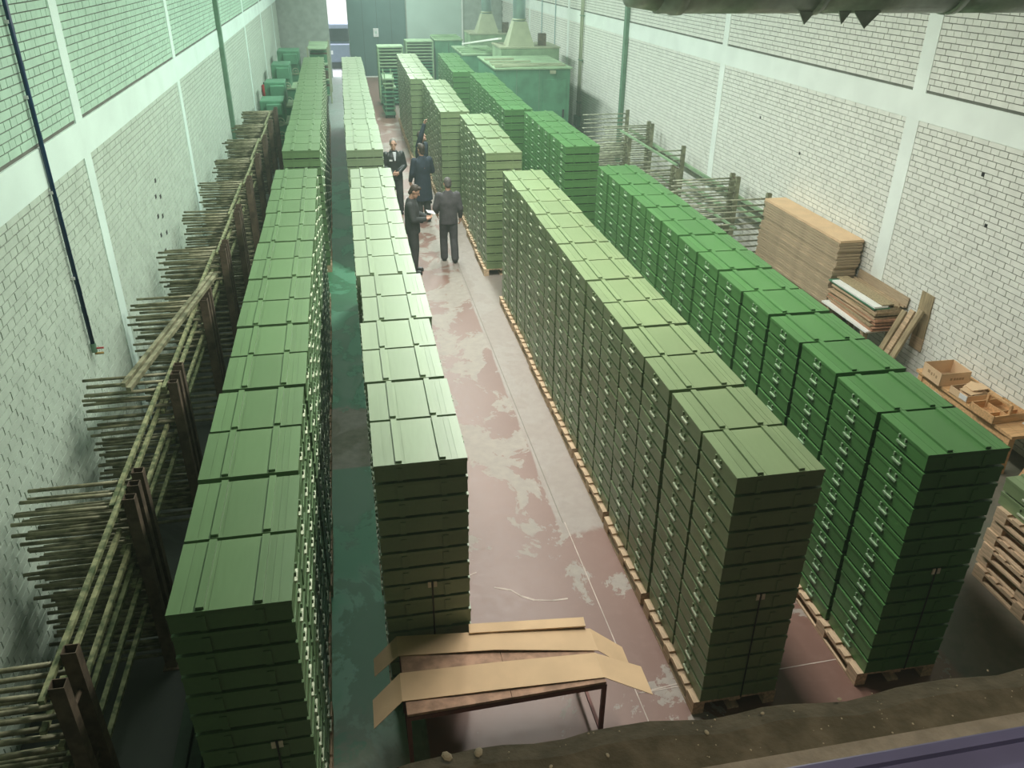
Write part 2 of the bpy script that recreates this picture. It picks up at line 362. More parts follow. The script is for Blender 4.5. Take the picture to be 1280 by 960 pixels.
pilR = [(4.15, 4.45, 0), (10.82, 11.12, 0), (17.55, 17.80, 0), (31.0, 31.25, 0), (37.7, 37.95, 0)]
wl = brick_wall('wall_left', XL, 1, pilL, M['brick_pale'], M['brick_veiled'], 'tall brick side wall with veil-green upper bricks and pale beam', 1.2)
wr = brick_wall('wall_right', XR, -1, pilR, M['brick_white'], M['brick_white'], 'tall white brick side wall with rendered beam and pilasters', 0.9)
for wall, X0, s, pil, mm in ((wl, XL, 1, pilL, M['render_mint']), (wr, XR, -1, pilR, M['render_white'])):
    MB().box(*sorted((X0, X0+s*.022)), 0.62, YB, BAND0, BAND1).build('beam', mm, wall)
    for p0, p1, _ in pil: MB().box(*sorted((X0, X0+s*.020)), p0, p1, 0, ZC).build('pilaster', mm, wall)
VY, VZ = 12.95, 1.45
# dark vent holes on the left wall
for i, (dy, dz) in enumerate(((0, 0), (.3, .25), (-.1, .35), (.25, .6), (-.05, .7), (.35, .95), (.05, 1.05), (.22, 1.3))):
    MB().box(XL+.0, XL+.014, VY+dy*1.0, VY+.08+dy*1.0, VZ+dz*.8, VZ+.06+dz*.8).build('vent_hole', M['black'], wl)
for (y, z) in ((15.6, 2.75), (9.3, 3.1), (9.0, 2.5), (13.9, 2.4)):
    MB().box(XR-.013, XR, y, y+.05, z, z+.05).build('vent_hole', M['black'], wr)

# back wall with a doorway, a sliding door and a white panel
bw = MB(); bw.box(XL-.3, -0.57, YB, YB+.3, 0, ZC); bw.box(0.37, XR+.3, YB, YB+.3, 0, ZC); bw.box(-0.57, 0.37, YB, YB+.3, 4.6, ZC)
bwo = bw.build('wall_back', M['backwall']); tag(bwo, 'grey block end wall with an open doorway', kind='structure')
MB().box(3.3, 6.05, YB-.03, YB, 0.0, 4.8).build('white_panel', M['panel_white'], bwo)
MB().box(6.06, 6.14, YB-.06, YB, 0.0, 4.8).build('panel_trim', M['render_white'], bwo)
d = MB().box(0.40, 3.22, YB-.16, YB-.06, 0.06, 4.8).build('door_1', M['door_teal']); tag(d, 'large dark teal sliding door pushed beside the bright doorway', kind='structure')
for xx in (1.1, 1.8, 2.5): MB().box(xx-.006, xx+.006, YB-.166, YB-.16, .06, 4.8).build('panel_seam', M['black'], d)
MB().box(0.38, 3.24, YB-.17, YB-.05, 0.0, 0.06).build('bottom_rail', M['render_white'], d)
sw = thing('switch_box', 'small white switch box on the dark teal door', 'switch box', (1.72, YB-.17, 2.1))
MB().box(-.13, .13, -.06, 0, -.2, .2).build('housing', M['white_plastic'], sw, bevel=.01); MB().box(-.05, .05, -.075, -.06, -.05, .07).build('cover', M['panel_white'], sw)
# the yard outside
tag(MB().box(-14, 14, YB+.3, YB+22, -0.25, -0.05).build('yard_ground', M['asphalt']), 'bright concrete yard outside the doorway', kind='structure')
tag(MB().box(-14, 14, YB+16, YB+16.4, -.05, 9).build('yard_white_backdrop', M['white_board']), 'white backdrop wall added across the yard to brighten the doorway', kind='structure')  # added wall standing in for the bright sky beyond the doorway
van = thing('parked_van', 'blue-grey van parked in the yard beyond the doorway', 'van', (0.1, YB+6, -0.05))
vb = MB(); vb.frustum((0, 0, .35), (1.9, 4.4), (0, 0, 1.25), (1.9, 4.4)); vb.frustum((0, .3, 1.25), (1.86, 3.6), (0, .4, 2.2), (1.6, 3.1)); vb.build('body', M['van'], van, bevel=.05)
MB().box(-.72, .72, -1.56, -1.44, 1.35, 2.0).build('windscreen', M['glass_dark'], van)
for sx in (-1, 1):
    MB().box(*sorted((sx*.6, sx*.85)), -2.23, -2.19, .75, .95).build('headlamp', M['white_plastic'], van)
    for yy in (-1.4, 1.4): MB().tube((sx*.95, yy, .35), (sx*.72, yy, .35), .35, n=20).build('wheel', M['black'], van)

# front wall with the window the picture is taken from
SZ = 4.846
fw = MB(); fw.box(XL-.3, XR+.3, .12, .52, 0, SZ-.12); fw.box(XL-.3, -1.6, .12, .52, SZ-.12, ZC); fw.box(2.6, XR+.3, .12, .52, SZ-.12, ZC); fw.box(-1.6, 2.6, .12, .52, 6.7, ZC)
fwo = fw.build('wall_front', M['front_plaster']); tag(fwo, 'front wall below and around the viewing window', kind='structure')
tag(MB().box(XL-.3, XR+.3, -1.5, -1.2, 0, ZC).build('wall_office', M['mortar']), 'dark wall of the room behind the viewing window', kind='structure')
# sill: broken-edged dusty slab
sl = MB(); N = 120; vs = []; rnd = random.Random(11); wob = 0
for i in range(N+1):
    x = -1.6 + 4.2*i/N; wob = wob*.85 + rnd.uniform(-.0030, .0030)
    e = .604 + wob + .004*math.sin(x*9)+ (.003*math.sin(x*31))
    vs += [(x, .12, SZ-.12), (x, .12, SZ), (x, e-.03, SZ+.002), (x, e, SZ-.010), (x, e-.006, SZ-.12)]
fs = []
for i in range(N):
    a = i*5; c = a+5
    for k in range(5): k2 = (k+1) % 5; fs.append((a+k, a+k2, c+k2, c+k))
fs += [(4, 3, 2, 1, 0), tuple(N*5+k for k in range(5))]
sl.raw(vs, fs); sill = sl.build('trim_1', M['sill'], None); tag(sill, 'dusty broken-edged concrete window sill', kind='structure')
MB().box(-1.6, 2.6, .440, .532, SZ-.05, SZ+.004).build('bare_strip', M['sill_grey'], sill)
fr = thing('window_frame', 'blue-violet plastic frame lying along the dusty sill', 'frame', (.5, .46, SZ+.004))
MB().box(-2.1, 2.1, -.055, .05, 0, .010).build('bottom_rail', M['blue_frame'], fr, bevel=.003)
MB().box(-2.1, 2.1, .030, .040, .010, .018).build('glazing_lip', M['blue_frame'], fr); MB().box(-2.1, 2.1, -.02, .0, .010, .022).build('glazing_lip', M['blue_frame'], fr)
rnd = random.Random(5); grit = MB()
for i in range(110):
    x = rnd.uniform(-.1, 1.1); y = rnd.uniform(.535, .60); s_ = rnd.choice((.0006, .0008, .001, .0014))
    grit.ell((x, y, SZ+.0015), (s_, s_*rnd.uniform(.6, 1.4), s_*.8), n=6, k=4)
tag(grit.build('sill_grit', M['grit']), 'fine pale grit scattered over the dusty sill', 'grit', kind='stuff')
for (x, y, s_) in ((.345, .575, .0026), (.225, .567, .0022), (.05, .597, .0055), (.085, .596, .005), (.42, .588, .002), (.52, .59, .0024), (.16, .565, .002), (.20, .55, .002)):
    mb = MB(); mb.ell((0, 0, .35*s_), (s_*1.4, s_, s_*.55), n=7, k=5)
    o = mb.build('mortar_crumb', M['grit']); o.location = (x, y, SZ+.0015); o.rotation_euler = (0, 0, rnd.uniform(0, 3)); tag(o, 'pale crumb of mortar lying on the dusty sill', 'crumb', 'mortar crumbs on the sill')

# ------------------------------------------------------------------ crates
CW, CD, CH = 0.68, 0.62, 0.162
BX = (-0.158, 0.160)          # batten centres
def parts_of_crate():
    W2, D2 = CW/2, CD/2; P = {}
    bd = MB(); bd.box(-W2+.004, W2-.004, -D2+.004, D2-.004, 0, .110); bd.box(-W2+.012, W2-.012, -D2+.012, D2-.012, .110, .113)
    for bx in BX:
        bd.box(bx-.022, bx+.022, -D2-.003, -D2+.004, .004, .106); bd.box(bx-.022, bx+.022, D2-.004, D2+.003, .004, .106)
    P['body'] = bd
    P['lid'] = MB().box(-W2, W2, -D2, D2, .113, .1395)
    P['batten'] = [MB().box(bx-.0225, bx+.0225, -D2+.014, D2-.004, .1425, .1613) for bx in BX]
    e = [-W2, -.262, BX[0]-.0225, BX[0]+.045, BX[1]-.0225, .225, .268, W2]
    P['plank'] = [MB().box(a+.0015, c-.0015, -D2, D2, .1395, .1425) for a, c in zip(e, e[1:])]
    P['handle'] = []; P['clip'] = []
    for s in (-1, 1):
        h = MB(); x0 = s*W2; x1 = s*(W2+.011)
        h.box(*sorted((x0-s*.004, x1)), -.056, .056, .048, .064)
        P['handle'].append(h)
        for yy in (-.04, .04): P['clip'].append(MB().box(*sorted((x0-s*.004, x0+s*.009)), yy-.007, yy+.007, .088, .120))
    return P
CP = parts_of_crate()
CM = {}
for rw in (1, 2, 3, 4):
    pm = M['paint%d' % rw]; hm = M['hardware_dark'] if rw == 4 else M['hardware']
    CM[rw] = dict(body=CP['body'].mesh('crate_body', pm), lid=CP['lid'].mesh('crate_lid', pm), batten=[q.mesh('crate_batten', pm) for q in CP['batten']],
                  plank=[q.mesh('crate_plank', pm) for q in CP['plank']], handle=[q.mesh('crate_handle', hm) for q in CP['handle']], clip=[q.mesh('crate_clip', M['hardware_dark'] if rw == 4 else pm) for q in CP['clip']])
def crate(rw, loc, rz, label, group, planks):
    t = thing('storage_crate', label, 'crate', loc, rz, group); c = CM[rw]
    link('body', c['body'], t); L = link('lid', c['lid'], t)
    for q in c['batten']: link('batten', q, t)
    if planks:
        for q in c['plank']: link('plank', q, L)
    for q in c['handle']: link('handle', q, t)
    for q in c['clip']: link('clip', q, t)
    return t
# merged arrays for the stuff mass
def merged():
    V, F, mi = [], [], []
    for key in ('body', 'lid', 'batten', 'handle', 'clip', 'plank'):
        for q in (CP[key] if isinstance(CP[key], list) else [CP[key]]):
            n = len(V); V += q.v; F += [tuple(i+n for i in t) for t in q.f]; mi += [1 if key == 'handle' else 0]*len(q.f)
    return np.array(V), np.array(F), np.array(mi)
SV, SF, SM = merged(); mass = []

PAL_L, PAL_W, PAL_H = 1.24, 0.74, 0.144
def pallet_pieces():
    P = []
    w, l = PAL_W, PAL_L
    for k in range(7): P.append(('top_board', (w, (.145, .10)[k % 2], .022), (0, -l/2+.0725+k*(l-.145)/6, .133)))
    for bx in (-w/2+.05, 0, w/2-.05):
        P.append(('stringer', (.10, l, .022), (bx, 0, .111))); P.append(('runner', (.10, l, .022), (bx, 0, .011)))
        for by in (-l/2+.0725, 0, l/2-.0725):
            if bx or not by: P.append(('block', (.10, .145, .078), (bx, by, .061)))
    return P
PP = [(n, (lambda s: MB().box(-s[0]/2, s[0]/2, -s[1]/2, s[1]/2, -s[2]/2, s[2]/2).mesh(n, M['pallet']))(s), c) for n, s, c in pallet_pieces()]
mbp = MB()
for n, s, c in pallet_pieces(): mbp.obox(c, s)
PAL_ME = mbp.mesh('pallet', M['pallet'])
def pallet(loc, rz, label, group, detailed, wx=1.0):
    if not detailed:
        o = tag(link('wooden_pallet', PAL_ME, None, loc, rz), label, 'pallet', group); o.scale.x = wx; return o
    t = thing('wooden_pallet', label, 'pallet', loc, rz, group); t.scale.x = wx
    for n, me, c in PP: link(n, me, t, c)
    return t

ORD = ['first', 'second', 'third', 'fourth', 'fifth', 'sixth', 'seventh', 'eighth', 'ninth', 'tenth', 'eleventh', 'twelfth', 'thirteenth', 'fourteenth', 'fifteenth', 'sixteenth', 'seventeenth', 'eighteenth', 'nineteenth', 'twentieth']
def ordn(i):
    if i < 20: return ORD[i]
    return 'twenty-' + ORD[i-20] if i < 29 else 'thirtieth' if i == 29 else 'thirty-' + ORD[i-30]
ROWD = {1: 'row by the rusty racks', 2: 'row behind the cardboard-covered table', 3: 'row lining the red aisle', 4: 'row closest to the plywood pile'}
R2X = [.655, .637, .67, .624, .625, .622, .645]
GROUPS = [(1, 3.64, 8, 1.329, -1.213, -1.25), (1, 15.69, 12, 1.28, -1.245, -1.33), (2, 4.92, 7, 1.315, None, None), (2, 15.59, 12, 1.282, -.08, -.05),
          (3, 4.32, 7, 1.325, 2.48, 2.49), (3, 14.96, 3, 1.43, 2.44, 2.52), (3, 19.45, 4, 1.37, 2.11, 2.19), (3, 25.1, 5, 1.37, 1.87, 1.91),
          (4, 4.34, 7, 1.34, 4.01, 4.19), (4, 15.29, 3, 1.34, 4.04, 4.04), (4, 19.54, 5, 1.35, 3.64, 3.77), (4, 26.5, 4, 1.37, 3.3, 3.43)]
# how many crates from the top of each stack are built one by one (the 300 that show largest)
DEPTH = {0: [10, 11]+[1]*14, 1: [2]+[1]*5, 2: [14]+[1]*13, 3: [2]+[1]*4, 4: [14]*6+[13, 4]+[1]*6, 5: [13]+[1]*5, 6: [3], 7: [1], 8: [14, 14]+[6]*8+[1]*4, 9: [7]+[1]*5, 10: [3], 11: [1]}
rc = random.Random(21); count = {1: 0, 2: 0, 3: 0, 4: 0}; pcount = {1: 0, 2: 0, 3: 0, 4: 0}; NC = 0
for gi, (rw, y0, n, pitch, xa, xb) in enumerate(GROUPS):
    for i in range(n):
        xl = R2X[i]-CW if xa is None else xa + (xb-xa)*i/max(1, n-1)
        jx = 0 if (i == 0 or xa is None) else rc.uniform(-.012, .012)
        rz = -math.atan((xb-xa)/((n-1)*pitch)) if (xa is not None and gi == 8) else (0 if i == 0 else rc.uniform(-.006, .006))
        y = y0 + i*pitch; px = xl+jx+CW/2 + (-0.022 if rw in (3, 4) else 0.0)
        pi = pcount[rw]; pcount[rw] += 1
        detailed = (gi in (4, 8) and i < 7) or (gi == 0 and i < 5) or (gi in (5, 6) and i < 2) or (gi == 2 and i < 1)
        pallet((px, y+.625, 0), rz, '%s wooden pallet from the ledge end under the crates, %s' % (ordn(pi), ROWD[rw]), 'pallets under the crate rows', detailed, 1.0 if rw > 2 else .95)
        for s in (0, 1):
            k = count[rw]; count[rw] += 1
            ys = y + s*(CD+.03) + CD/2; top = PAL_H + 14*CH
            dep = DEPTH[gi][i*2+s] if i*2+s < len(DEPTH[gi]) else 0
            for l in range(14):
                loc = (xl+jx+CW/2 + (rc.uniform(-.004, .004) if l else 0), ys + (rc.uniform(-.003, .003) if l else 0), top-(l+1)*CH)
                rr = rz + rc.uniform(-.004, .004)
                if l < dep:
                    lv = 'topmost' if l == 0 else 'lowest' if l == 13 else ORD[l] + '-from-top'
                    crate(rw, loc, rr, '%s green crate, %s stack from the ledge end, %s' % (lv, ordn(k), ROWD[rw]), 'crates in the ' + ROWD[rw], l == 0 and y < 12); NC += 1
                else: mass.append((rw, loc, rr))
def mass_object(items):
    n = len(items); nv = len(SV); nf = len(SF)
    V = np.zeros((n, nv, 3)); mi = np.zeros((n, nf), int)
    for i, (rw, loc, rr) in enumerate(items):
        c, s = math.cos(rr), math.sin(rr)
        V[i, :, 0] = SV[:, 0]*c-SV[:, 1]*s+loc[0]; V[i, :, 1] = SV[:, 0]*s+SV[:, 1]*c+loc[1]; V[i, :, 2] = SV[:, 2]+loc[2]
        mi[i] = SM*4 + (rw-1)
    F = (SF[None]+nv*np.arange(n)[:, None, None]).reshape(-1, 4)
    me = bpy.data.meshes.new('crate_mass'); me.vertices.add(n*nv); me.vertices.foreach_set('co', V.ravel())
    me.loops.add(F.size); me.loops.foreach_set('vertex_index', F.ravel().astype(np.int32))
    me.polygons.add(len(F)); me.polygons.foreach_set('loop_start', np.arange(0, F.size, 4, dtype=np.int32))
    for k in (1, 2, 3, 4): me.materials.append(M['paint%d' % k])
    for k in (1, 2, 3, 4): me.materials.append(M['hardware_dark'] if k == 4 else M['hardware'])
    me.polygons.foreach_set('material_index', mi.ravel().astype(np.int32)); me.update(calc_edges=True); me.validate(); me.shade_flat()
    return link('stacked_crates', me)
tag(mass_object(mass), 'all the remaining green crates filling the stacks behind and below', 'crates', kind='stuff')
# straps with seals on the front stack of each row
for rw, gi, dx, xl, y in ((1, 0, .12, -1.213, 3.64), (2, 2, .04, -.025, 4.92), (3, 4, .02, 2.48, 4.32), (4, 8, .03, 4.01, 4.34)):
    xx = xl+CW/2+dx; zt = PAL_H+7*CH
    t = thing('packing_strap', 'black packing strap with pale seal round the lower crates, ' + ROWD[rw], 'strap', (xx, y-.006, PAL_H), 0, 'packing straps on the front stacks')
    MB().box(-.006, .006, -.003, .0, 0.0, 7*CH).build('band', M['strap'], t)
    for sx in (-1, 1): MB().box(*sorted((sx*.010, sx*.036)), -.006, .0, 7*CH-.06, 7*CH-.005).build('seal', M['seal'], t)

# short row on piled pallets near the right wall
rowd = 'pile of loose pallets'
for k in range(6):
    dx = rc.uniform(-.03, .03); dy = rc.uniform(-.03, .03)
    pallet((6.36+dx, 4.86+dy, k*PAL_H), rc.uniform(-.02, .02), '%s wooden pallet in the loose pile beneath the two-high crates' % (('lowest' if k == 0 else 'topmost' if k == 5 else ORD[k]+'-from-floor')), 'pallets in the loose pile', True)
for s in (0, 1):
    for l in (0, 1):
        crate(3, (6.36, 4.56+s*.64, 6*PAL_H+l*CH), 0, '%s green crate at the %s end of the loose pallet pile' % (('lower', 'upper')[l], ('ledge', 'workbench')[s]), 'crates on the loose pallet pile', l == 1)

# ------------------------------------------------------------------ tube racks
ARM = {}
for side, L in ((-1, .88), (-2, .86), (1, 1.25)):
    ARM[side] = None
def rack(x, y, sgn, L, label, group, narm=14, top=1.86, two=(0, -.26), seed=0, pm_='rust', am_='arm', pitch_=.118):
    rd = random.Random(seed); t = thing('cantilever_rack', label, 'rack', (x, y, 0), 0, group)
    for k, dy in enumerate(two):
        ox = 0
        pm = MB(); hgt = top-.012*k; ha_ = top-.001*k
        # hollow square post, open at the top
        for (a, c, e, g) in ((-.045, .045, -.04, -.034), (-.045, .045, .034, .04), (-.045, -.039, -.034, .034), (.039, .045, -.034, .034)):
            pm.box(a+ox, c+ox, e+dy, g+dy, 0, hgt)
        pm.build('post', M[pm_], t)
        for i in range(narm):
            z = ha_-.10-i*pitch_
            if z < .08: break
            l = L*rd.uniform(.93, 1.04); sag = rd.uniform(-.018, .004); yy = dy+rd.uniform(-.012, .012)
            MB().tube((sgn*.03+ox, yy, z), (sgn*l+ox, yy+rd.uniform(-.03, .03), z+sag), .0175, .016, 8).build('arm', M[am_], t, True)
        MB().box(ox-.07, ox+.07, dy-.07, dy+.07, 0, .012).build('foot_plate', M['rust'], t)
    if len(two) > 1:
        for z in (.4, 1.0, 1.55): MB().tube((0, two[-1], z), (0, 0, z), .014, n=8).build('tie', M['rust'], t)
    return t
LY = [4.05, 6.02, 8.0, 10.2, 12.15, 14.1, 16.1, 18.1, 20.1, 22.0, 24.0]
for i, y in enumerate(LY):
    rack(-1.93, y, -1, .90, '%s rusty tube rack from the ledge end along the mint wall' % ordn(i).capitalize().lower(), 'tube racks along the mint wall', 19 if i < 8 else 14, 1.86, (0, -.26) if i == 0 else (0, -.17, -.34), i, 'rust', 'arm', .09)
BARM = {}
rb = random.Random(9)
for i in range(len(LY)-1):
    y0, y1 = LY[i]-.42, LY[i+1]-.36; n = (7, 5, 4, 4, 3, 3, 3, 2, 2, 2)[i]
    for k in range(n):
        lev = (0, 3, 5, 7, 9, 10, 12)[k]
        z = 1.76-.09*lev + .0175 + .021; x = -2.0 - (0, .06, .012, .03, 0, .04, .01)[k] - .047*(i % 2)
        o = MB().bar((x+rb.uniform(-.01, .0), y0+rb.uniform(0, .2), z), (x+rb.uniform(-.01, .0), y1+rb.uniform(0, .25), z), .036, .034).build('steel_bar', M['bar'])
        tag(o, '%s mossy bar from top between %s and %s tube racks by mint wall' % (ORD[k], ORD[i], ORD[i+1]), 'bar', 'bars along the tube racks')
for k, (a, c) in enumerate((((-1.92, 10.65, 1.885), (-2.36, 7.55, 1.885)), ((-1.86, 10.6, 1.885), (-2.29, 7.45, 1.885)))):
    tag(MB().bar(a, c, .045, .045).build('steel_bar', M['arm']), 'pale mossy bar slanting across the third and fourth tube racks, %s of two' % ('wall-side one', 'aisle-side one')[k], 'bar', 'bars on top of the racks')
for k, (x, z) in enumerate(((-1.66, .0), (-1.55, .0), (-1.44, .0))):
    tag(MB().box(x-.05, x+.05, 1.6, 6.2-.4*k, 0, .16-.02*k).build('steel_beam', M['bar_dark'], bevel=.005), '%s dark green steel beam lying on the floor beside the racks' % ('outer', 'middle', 'inner')[2-k], 'beam', 'beams on the floor')
# right wall racks
RY = [(14.22, 7.82), (15.85, 7.82), (18.6, 7.82), (21.1, 7.82), (22.9, 7.82)]
for i, (y, x) in enumerate(RY):
    rack(x, y, -1, 1.35, '%s pale tube rack past the carton pile along the white wall' % ORD[i], 'tube racks along the white wall', 13, 1.62 if i < 3 else 1.75, (0, -.26) if i % 2 else (0,), 40+i, 'hood_post', 'pale_arm')
for i, (y, x) in enumerate(((17.0, 6.95), (19.3, 6.6))):
    rack(x, y, -1, .95, '%s low tube rack standing out from the white wall' % ('shorter', 'farther')[i], 'tube racks along the white wall', 12, 1.56+.2*i, (0, -.26), 60+i, 'hood_post', 'pale_arm')
for k, (a, c) in enumerate((((7.8955, 22.8, 1.22), (7.8955, 14.2, 1.17)), ((7.8955, 16.1, .98), (7.8955, 14.15, .98)), ((7.8955, 18.7, .80), (7.8955, 15.7, .80)), ((6.555, 19.6, 1.828), (6.973, 16.85, 1.589)), ((6.3, 18.9, 1.15), (6.3, 16.6, 1.15)), ((7.2, 18.7, .972), (7.2, 14.15, .972)))):
    tag(MB().bar(a, c, .06 if k < 3 else .04, .06 if k < 3 else .04).build('steel_bar', M['machine_light']), '%s long pale bar resting across the tube racks by white wall' % ORD[k], 'bar', 'bars across the white-wall racks')

# ------------------------------------------------------------------ carton pile, plywood pile, boards
rd = random.Random(17)
zc = 0.0; k = 0
t = None; cm = {}
n = 34; th = 1.58/n
for k in range(n):
    x0 = 7.64+rd.uniform(-.02, .02)+(.03 if k > 24 else 0) - (.04 if k < 6 else 0); y0 = 11.42+rd.uniform(-.02, .02)+ (.05 if 14 < k < 20 else 0); L = 2.62+rd.uniform(-.03, .03)
    mm = M['card_edge'] if k not in (3, 4, 7) else M['ply_red']
    if k == n-1: mm = M['card']
    o = MB().box(-.21, .21, 0, L, 0, th-.007).build('flat_carton', mm); o.location = (x0+.21, y0, k*th); o.rotation_euler = (0, 0, rd.uniform(-.004, .004))
    tag(o, '%s flat brown carton in the tall pile against the white wall' % ('topmost' if k == n-1 else ordn(k)+'-from-floor'), 'carton', 'flat cartons in the tall pile')
# stand + plywood sheets
st = thing('wooden_trestle', 'low grey wooden trestle carrying the white board and plywood pile', 'trestle', (7.80, 10.70, 0))
for dy in (-.5, .5):
    for dx in (-.22, .22): MB().box(dx-.04, dx+.04, dy-.04, dy+.04, 0, .50).build('leg', M['timber_grey'], st)
    MB().box(-.27, .27, dy-.04, dy+.04, .50, .56).build('bearer', M['timber_grey'], st)
wb = MB().box(7.50, 8.08, 10.06, 11.35, .56, .585).build('white_board', M['white_board']); tag(wb, 'white laminated board lying under the plywood pile', 'board')
z = .585; n = 16
for k in range(n):
    th = rd.choice((.018, .022, .028, .034)); x0 = 7.60+rd.uniform(-.03, .02); x1 = 8.06+rd.uniform(-.05, .02); y0 = 10.08+rd.uniform(-.06, .05); y1 = 11.36+rd.uniform(-.12, .03)
    mm = M['ply_red'] if k < 7 and k % 2 == 0 else M['machine'] if k == n-3 else M['white_board'] if k == n-2 else M['ply'] if k % 3 else M['timber_grey']
    if k == n-3: zt = z
    if k >= n-3: x0, x1 = {n-3: (7.57, 7.84), n-2: (7.57, 7.80), n-1: (7.70, 7.90)}[k]
    o = MB().box(-(x1-x0)/2, (x1-x0)/2, -(y1-y0)/2, (y1-y0)/2, 0, th-.004).build('plywood_sheet', mm); o.location = ((x0+x1)/2, (y0+y1)/2, z); o.rotation_euler = (0, 0, rd.uniform(-.03, .03)); z += th
    tag(o, '%s sheet of the plywood pile on the trestle' % (ordn(k)+'-from-bottom'), 'sheet', 'sheets in the plywood pile')
zz = zt+.003
for k in range(6):
    x = 7.93+.028*k; o = MB().box(-.012, .012, -.62, .60, 0, .03).build('timber_batten', M['ply'] if k % 2 else M['timber_grey']); o.location = (x, 10.75+rd.uniform(-.06, .06), zz+.002*0); o.rotation_euler = (0, 0, rd.uniform(-.003, .003))
    tag(o, '%s narrow batten from the wall lying on the plywood pile' % ORD[5-k], 'batten', 'battens on the plywood pile')
o = MB().box(-.006, .006, -.68, .66, 0, .16).build('cardboard_strip', M['card_edge']); o.location = (8.105, 10.75, zz); o.rotation_euler = (0, .10, 0); tag(o, 'long brown board strip leaning between plywood pile and wall', 'board')
for k in range(3):
    y = 9.68+.112*k; a = math.atan2(.42, 1.05)
    o = MB().box(-.018, .018, -.05, .05, 0, 1.13-.05*k).build('leaning_plank', M['timber_grey'] if k != 1 else M['ply']); o.location = (7.64-.03*k, y, .006); o.rotation_euler = (0, a, 0)
    tag(o, '%s plank leaning on the white wall beside the plywood pile' % ('first', 'middle', 'last')[k], 'plank', 'planks leaning on the wall')
# perforated board on the wall
pb = thing('perforated_board', 'narrow brown perforated board fixed to the white brick wall', 'board', (XR-.012, 9.70, .42))
MB().box(-.018, -.004, -.135, .135, 0, .22).build('lower_sheet', M['ply'], pb); MB().box(-.022, -.004, -.13, .14, .2, .62).build('middle_sheet', M['timber_grey'], pb); MB().box(-.018, -.004, -.125, .145, .6, .88).build('upper_sheet', M['timber_grey'], pb)
# ------------------------------------------------------------------ workbench with boxes
bn = thing('workbench', 'pine workbench carrying cardboard box and tool tray by white wall', 'workbench', (7.77, 7.90, 0))
for k in range(4): MB().box(-.26+.15*k, -.26+.15*k+.145, -.92, .92, .53, .57).build('top_plank', M['timber'], bn)
for sx in (-.2, .28):
    for sy in (-.84, .84): MB().box(sx-.04, sx+.04, sy-.04, sy+.04, 0, .53).build('leg', M['timber'], bn)
    MB().box(sx-.02, sx+.02, -.8, .8, .42, .53).build('apron', M['timber'], bn)
o = MB().box(-.04, .04, -.02, .02, 0, 1.28).build('leaning_batten', M['timber']); o.location = (7.62, 6.80, 0.0); o.rotation_euler = (0, .38, 0); tag(o, 'pine batten leaning beside the workbench end', 'batten')
cb = thing('cardboard_box', 'open brown cardboard box with dark printing on the workbench', 'box', (7.69, 8.47, .57), -.03)
hx, hy, hz, tt = .22, .19, .19, .006
for nme, (a, c, e, g) in (('side', (-hx, -hx+tt, -hy, hy)), ('side', (hx-tt, hx, -hy, hy)), ('end', (-hx, hx, -hy, -hy+tt)), ('end', (-hx, hx, hy-tt, hy))): MB().box(a, c, e, g, 0, hz).build(nme, M['card'], cb)
MB().box(-hx, hx, -hy, hy, 0, tt).build('bottom', M['card_dark'], cb)
for (y, w, z) in ((-.10, .03, .10), (-.05, .02, .11), (0.0, .03, .10), (.06, .05, .11)): MB().box(-hx-.001, -hx, y-w/2, y+w/2, z-.02, z+.02).build('print', M['card_dark'], cb)
for x in (-.06, -.01, .03, .07, .11): MB().box(x-.016, x+.016, -hy-.001, -hy, .08, .115).build('print', M['card_dark'], cb)
sb = thing('carton_scraps_box', 'low carton full of cut cardboard between open box and tool tray', 'box', (7.71, 7.98, .57), .05)
for (a, c, e, g) in ((-.20, -.194, -.16, .16), (.194, .20, -.16, .16), (-.20, .20, -.16, -.154), (-.20, .20, .154, .16)): MB().box(a, c, e, g, 0, .10).build('side', M['card'], sb)
MB().box(-.20, .20, -.16, .16, 0, .006).build('bottom', M['card_dark'], sb)
for k in range(5): MB().obox((rd.uniform(-.08, .08), rd.uniform(-.06, .06), .085+.012*k), (.24, .18, .006), (rd.uniform(-.1, .1), rd.uniform(-.1, .1), rd.uniform(-.6, .6))).build('cardboard_scrap', M['card'], sb)
MB().box(-.206, -.2, -.15, -.02, .02, .09).build('white_label', M['paper'], sb)
tb = thing('tool_tray', 'pine tool tray with carrying handle on the workbench end', 'tray', (7.71, 7.49, .57), .05)
for nme, (a, c, e, g, h_) in (('side', (-.25, -.238, -.2, .2, .11)), ('side', (.238, .25, -.2, .2, .11)), ('end', (-.25, .25, -.2, -.188, .11)), ('end', (-.25, .25, .188, .2, .11)), ('divider', (-.02, -.01, -.188, .188, .09)), ('divider', (-.238, .238, -.05, -.04, .07)), ('handle_post', (-.03, .0, -.195, -.165, .22)), ('handle_post', (-.03, .0, .165, .195, .22))): MB().box(a, c, e, g, 0, h_).build(nme, M['timber'], tb)
MB().box(-.25, .25, -.2, .2, 0, .008).build('bottom', M['timber'], tb); MB().box(-.035, .005, -.19, .19, .20, .235).build('handle', M['timber'], tb, bevel=.008)
tag(MB().obox((7.98, 7.12, .577), (.16, .3, .012), (0, 0, .3)).build('folded_paper', M['paper']), 'white sheet of folded paper on the workbench end', 'paper')

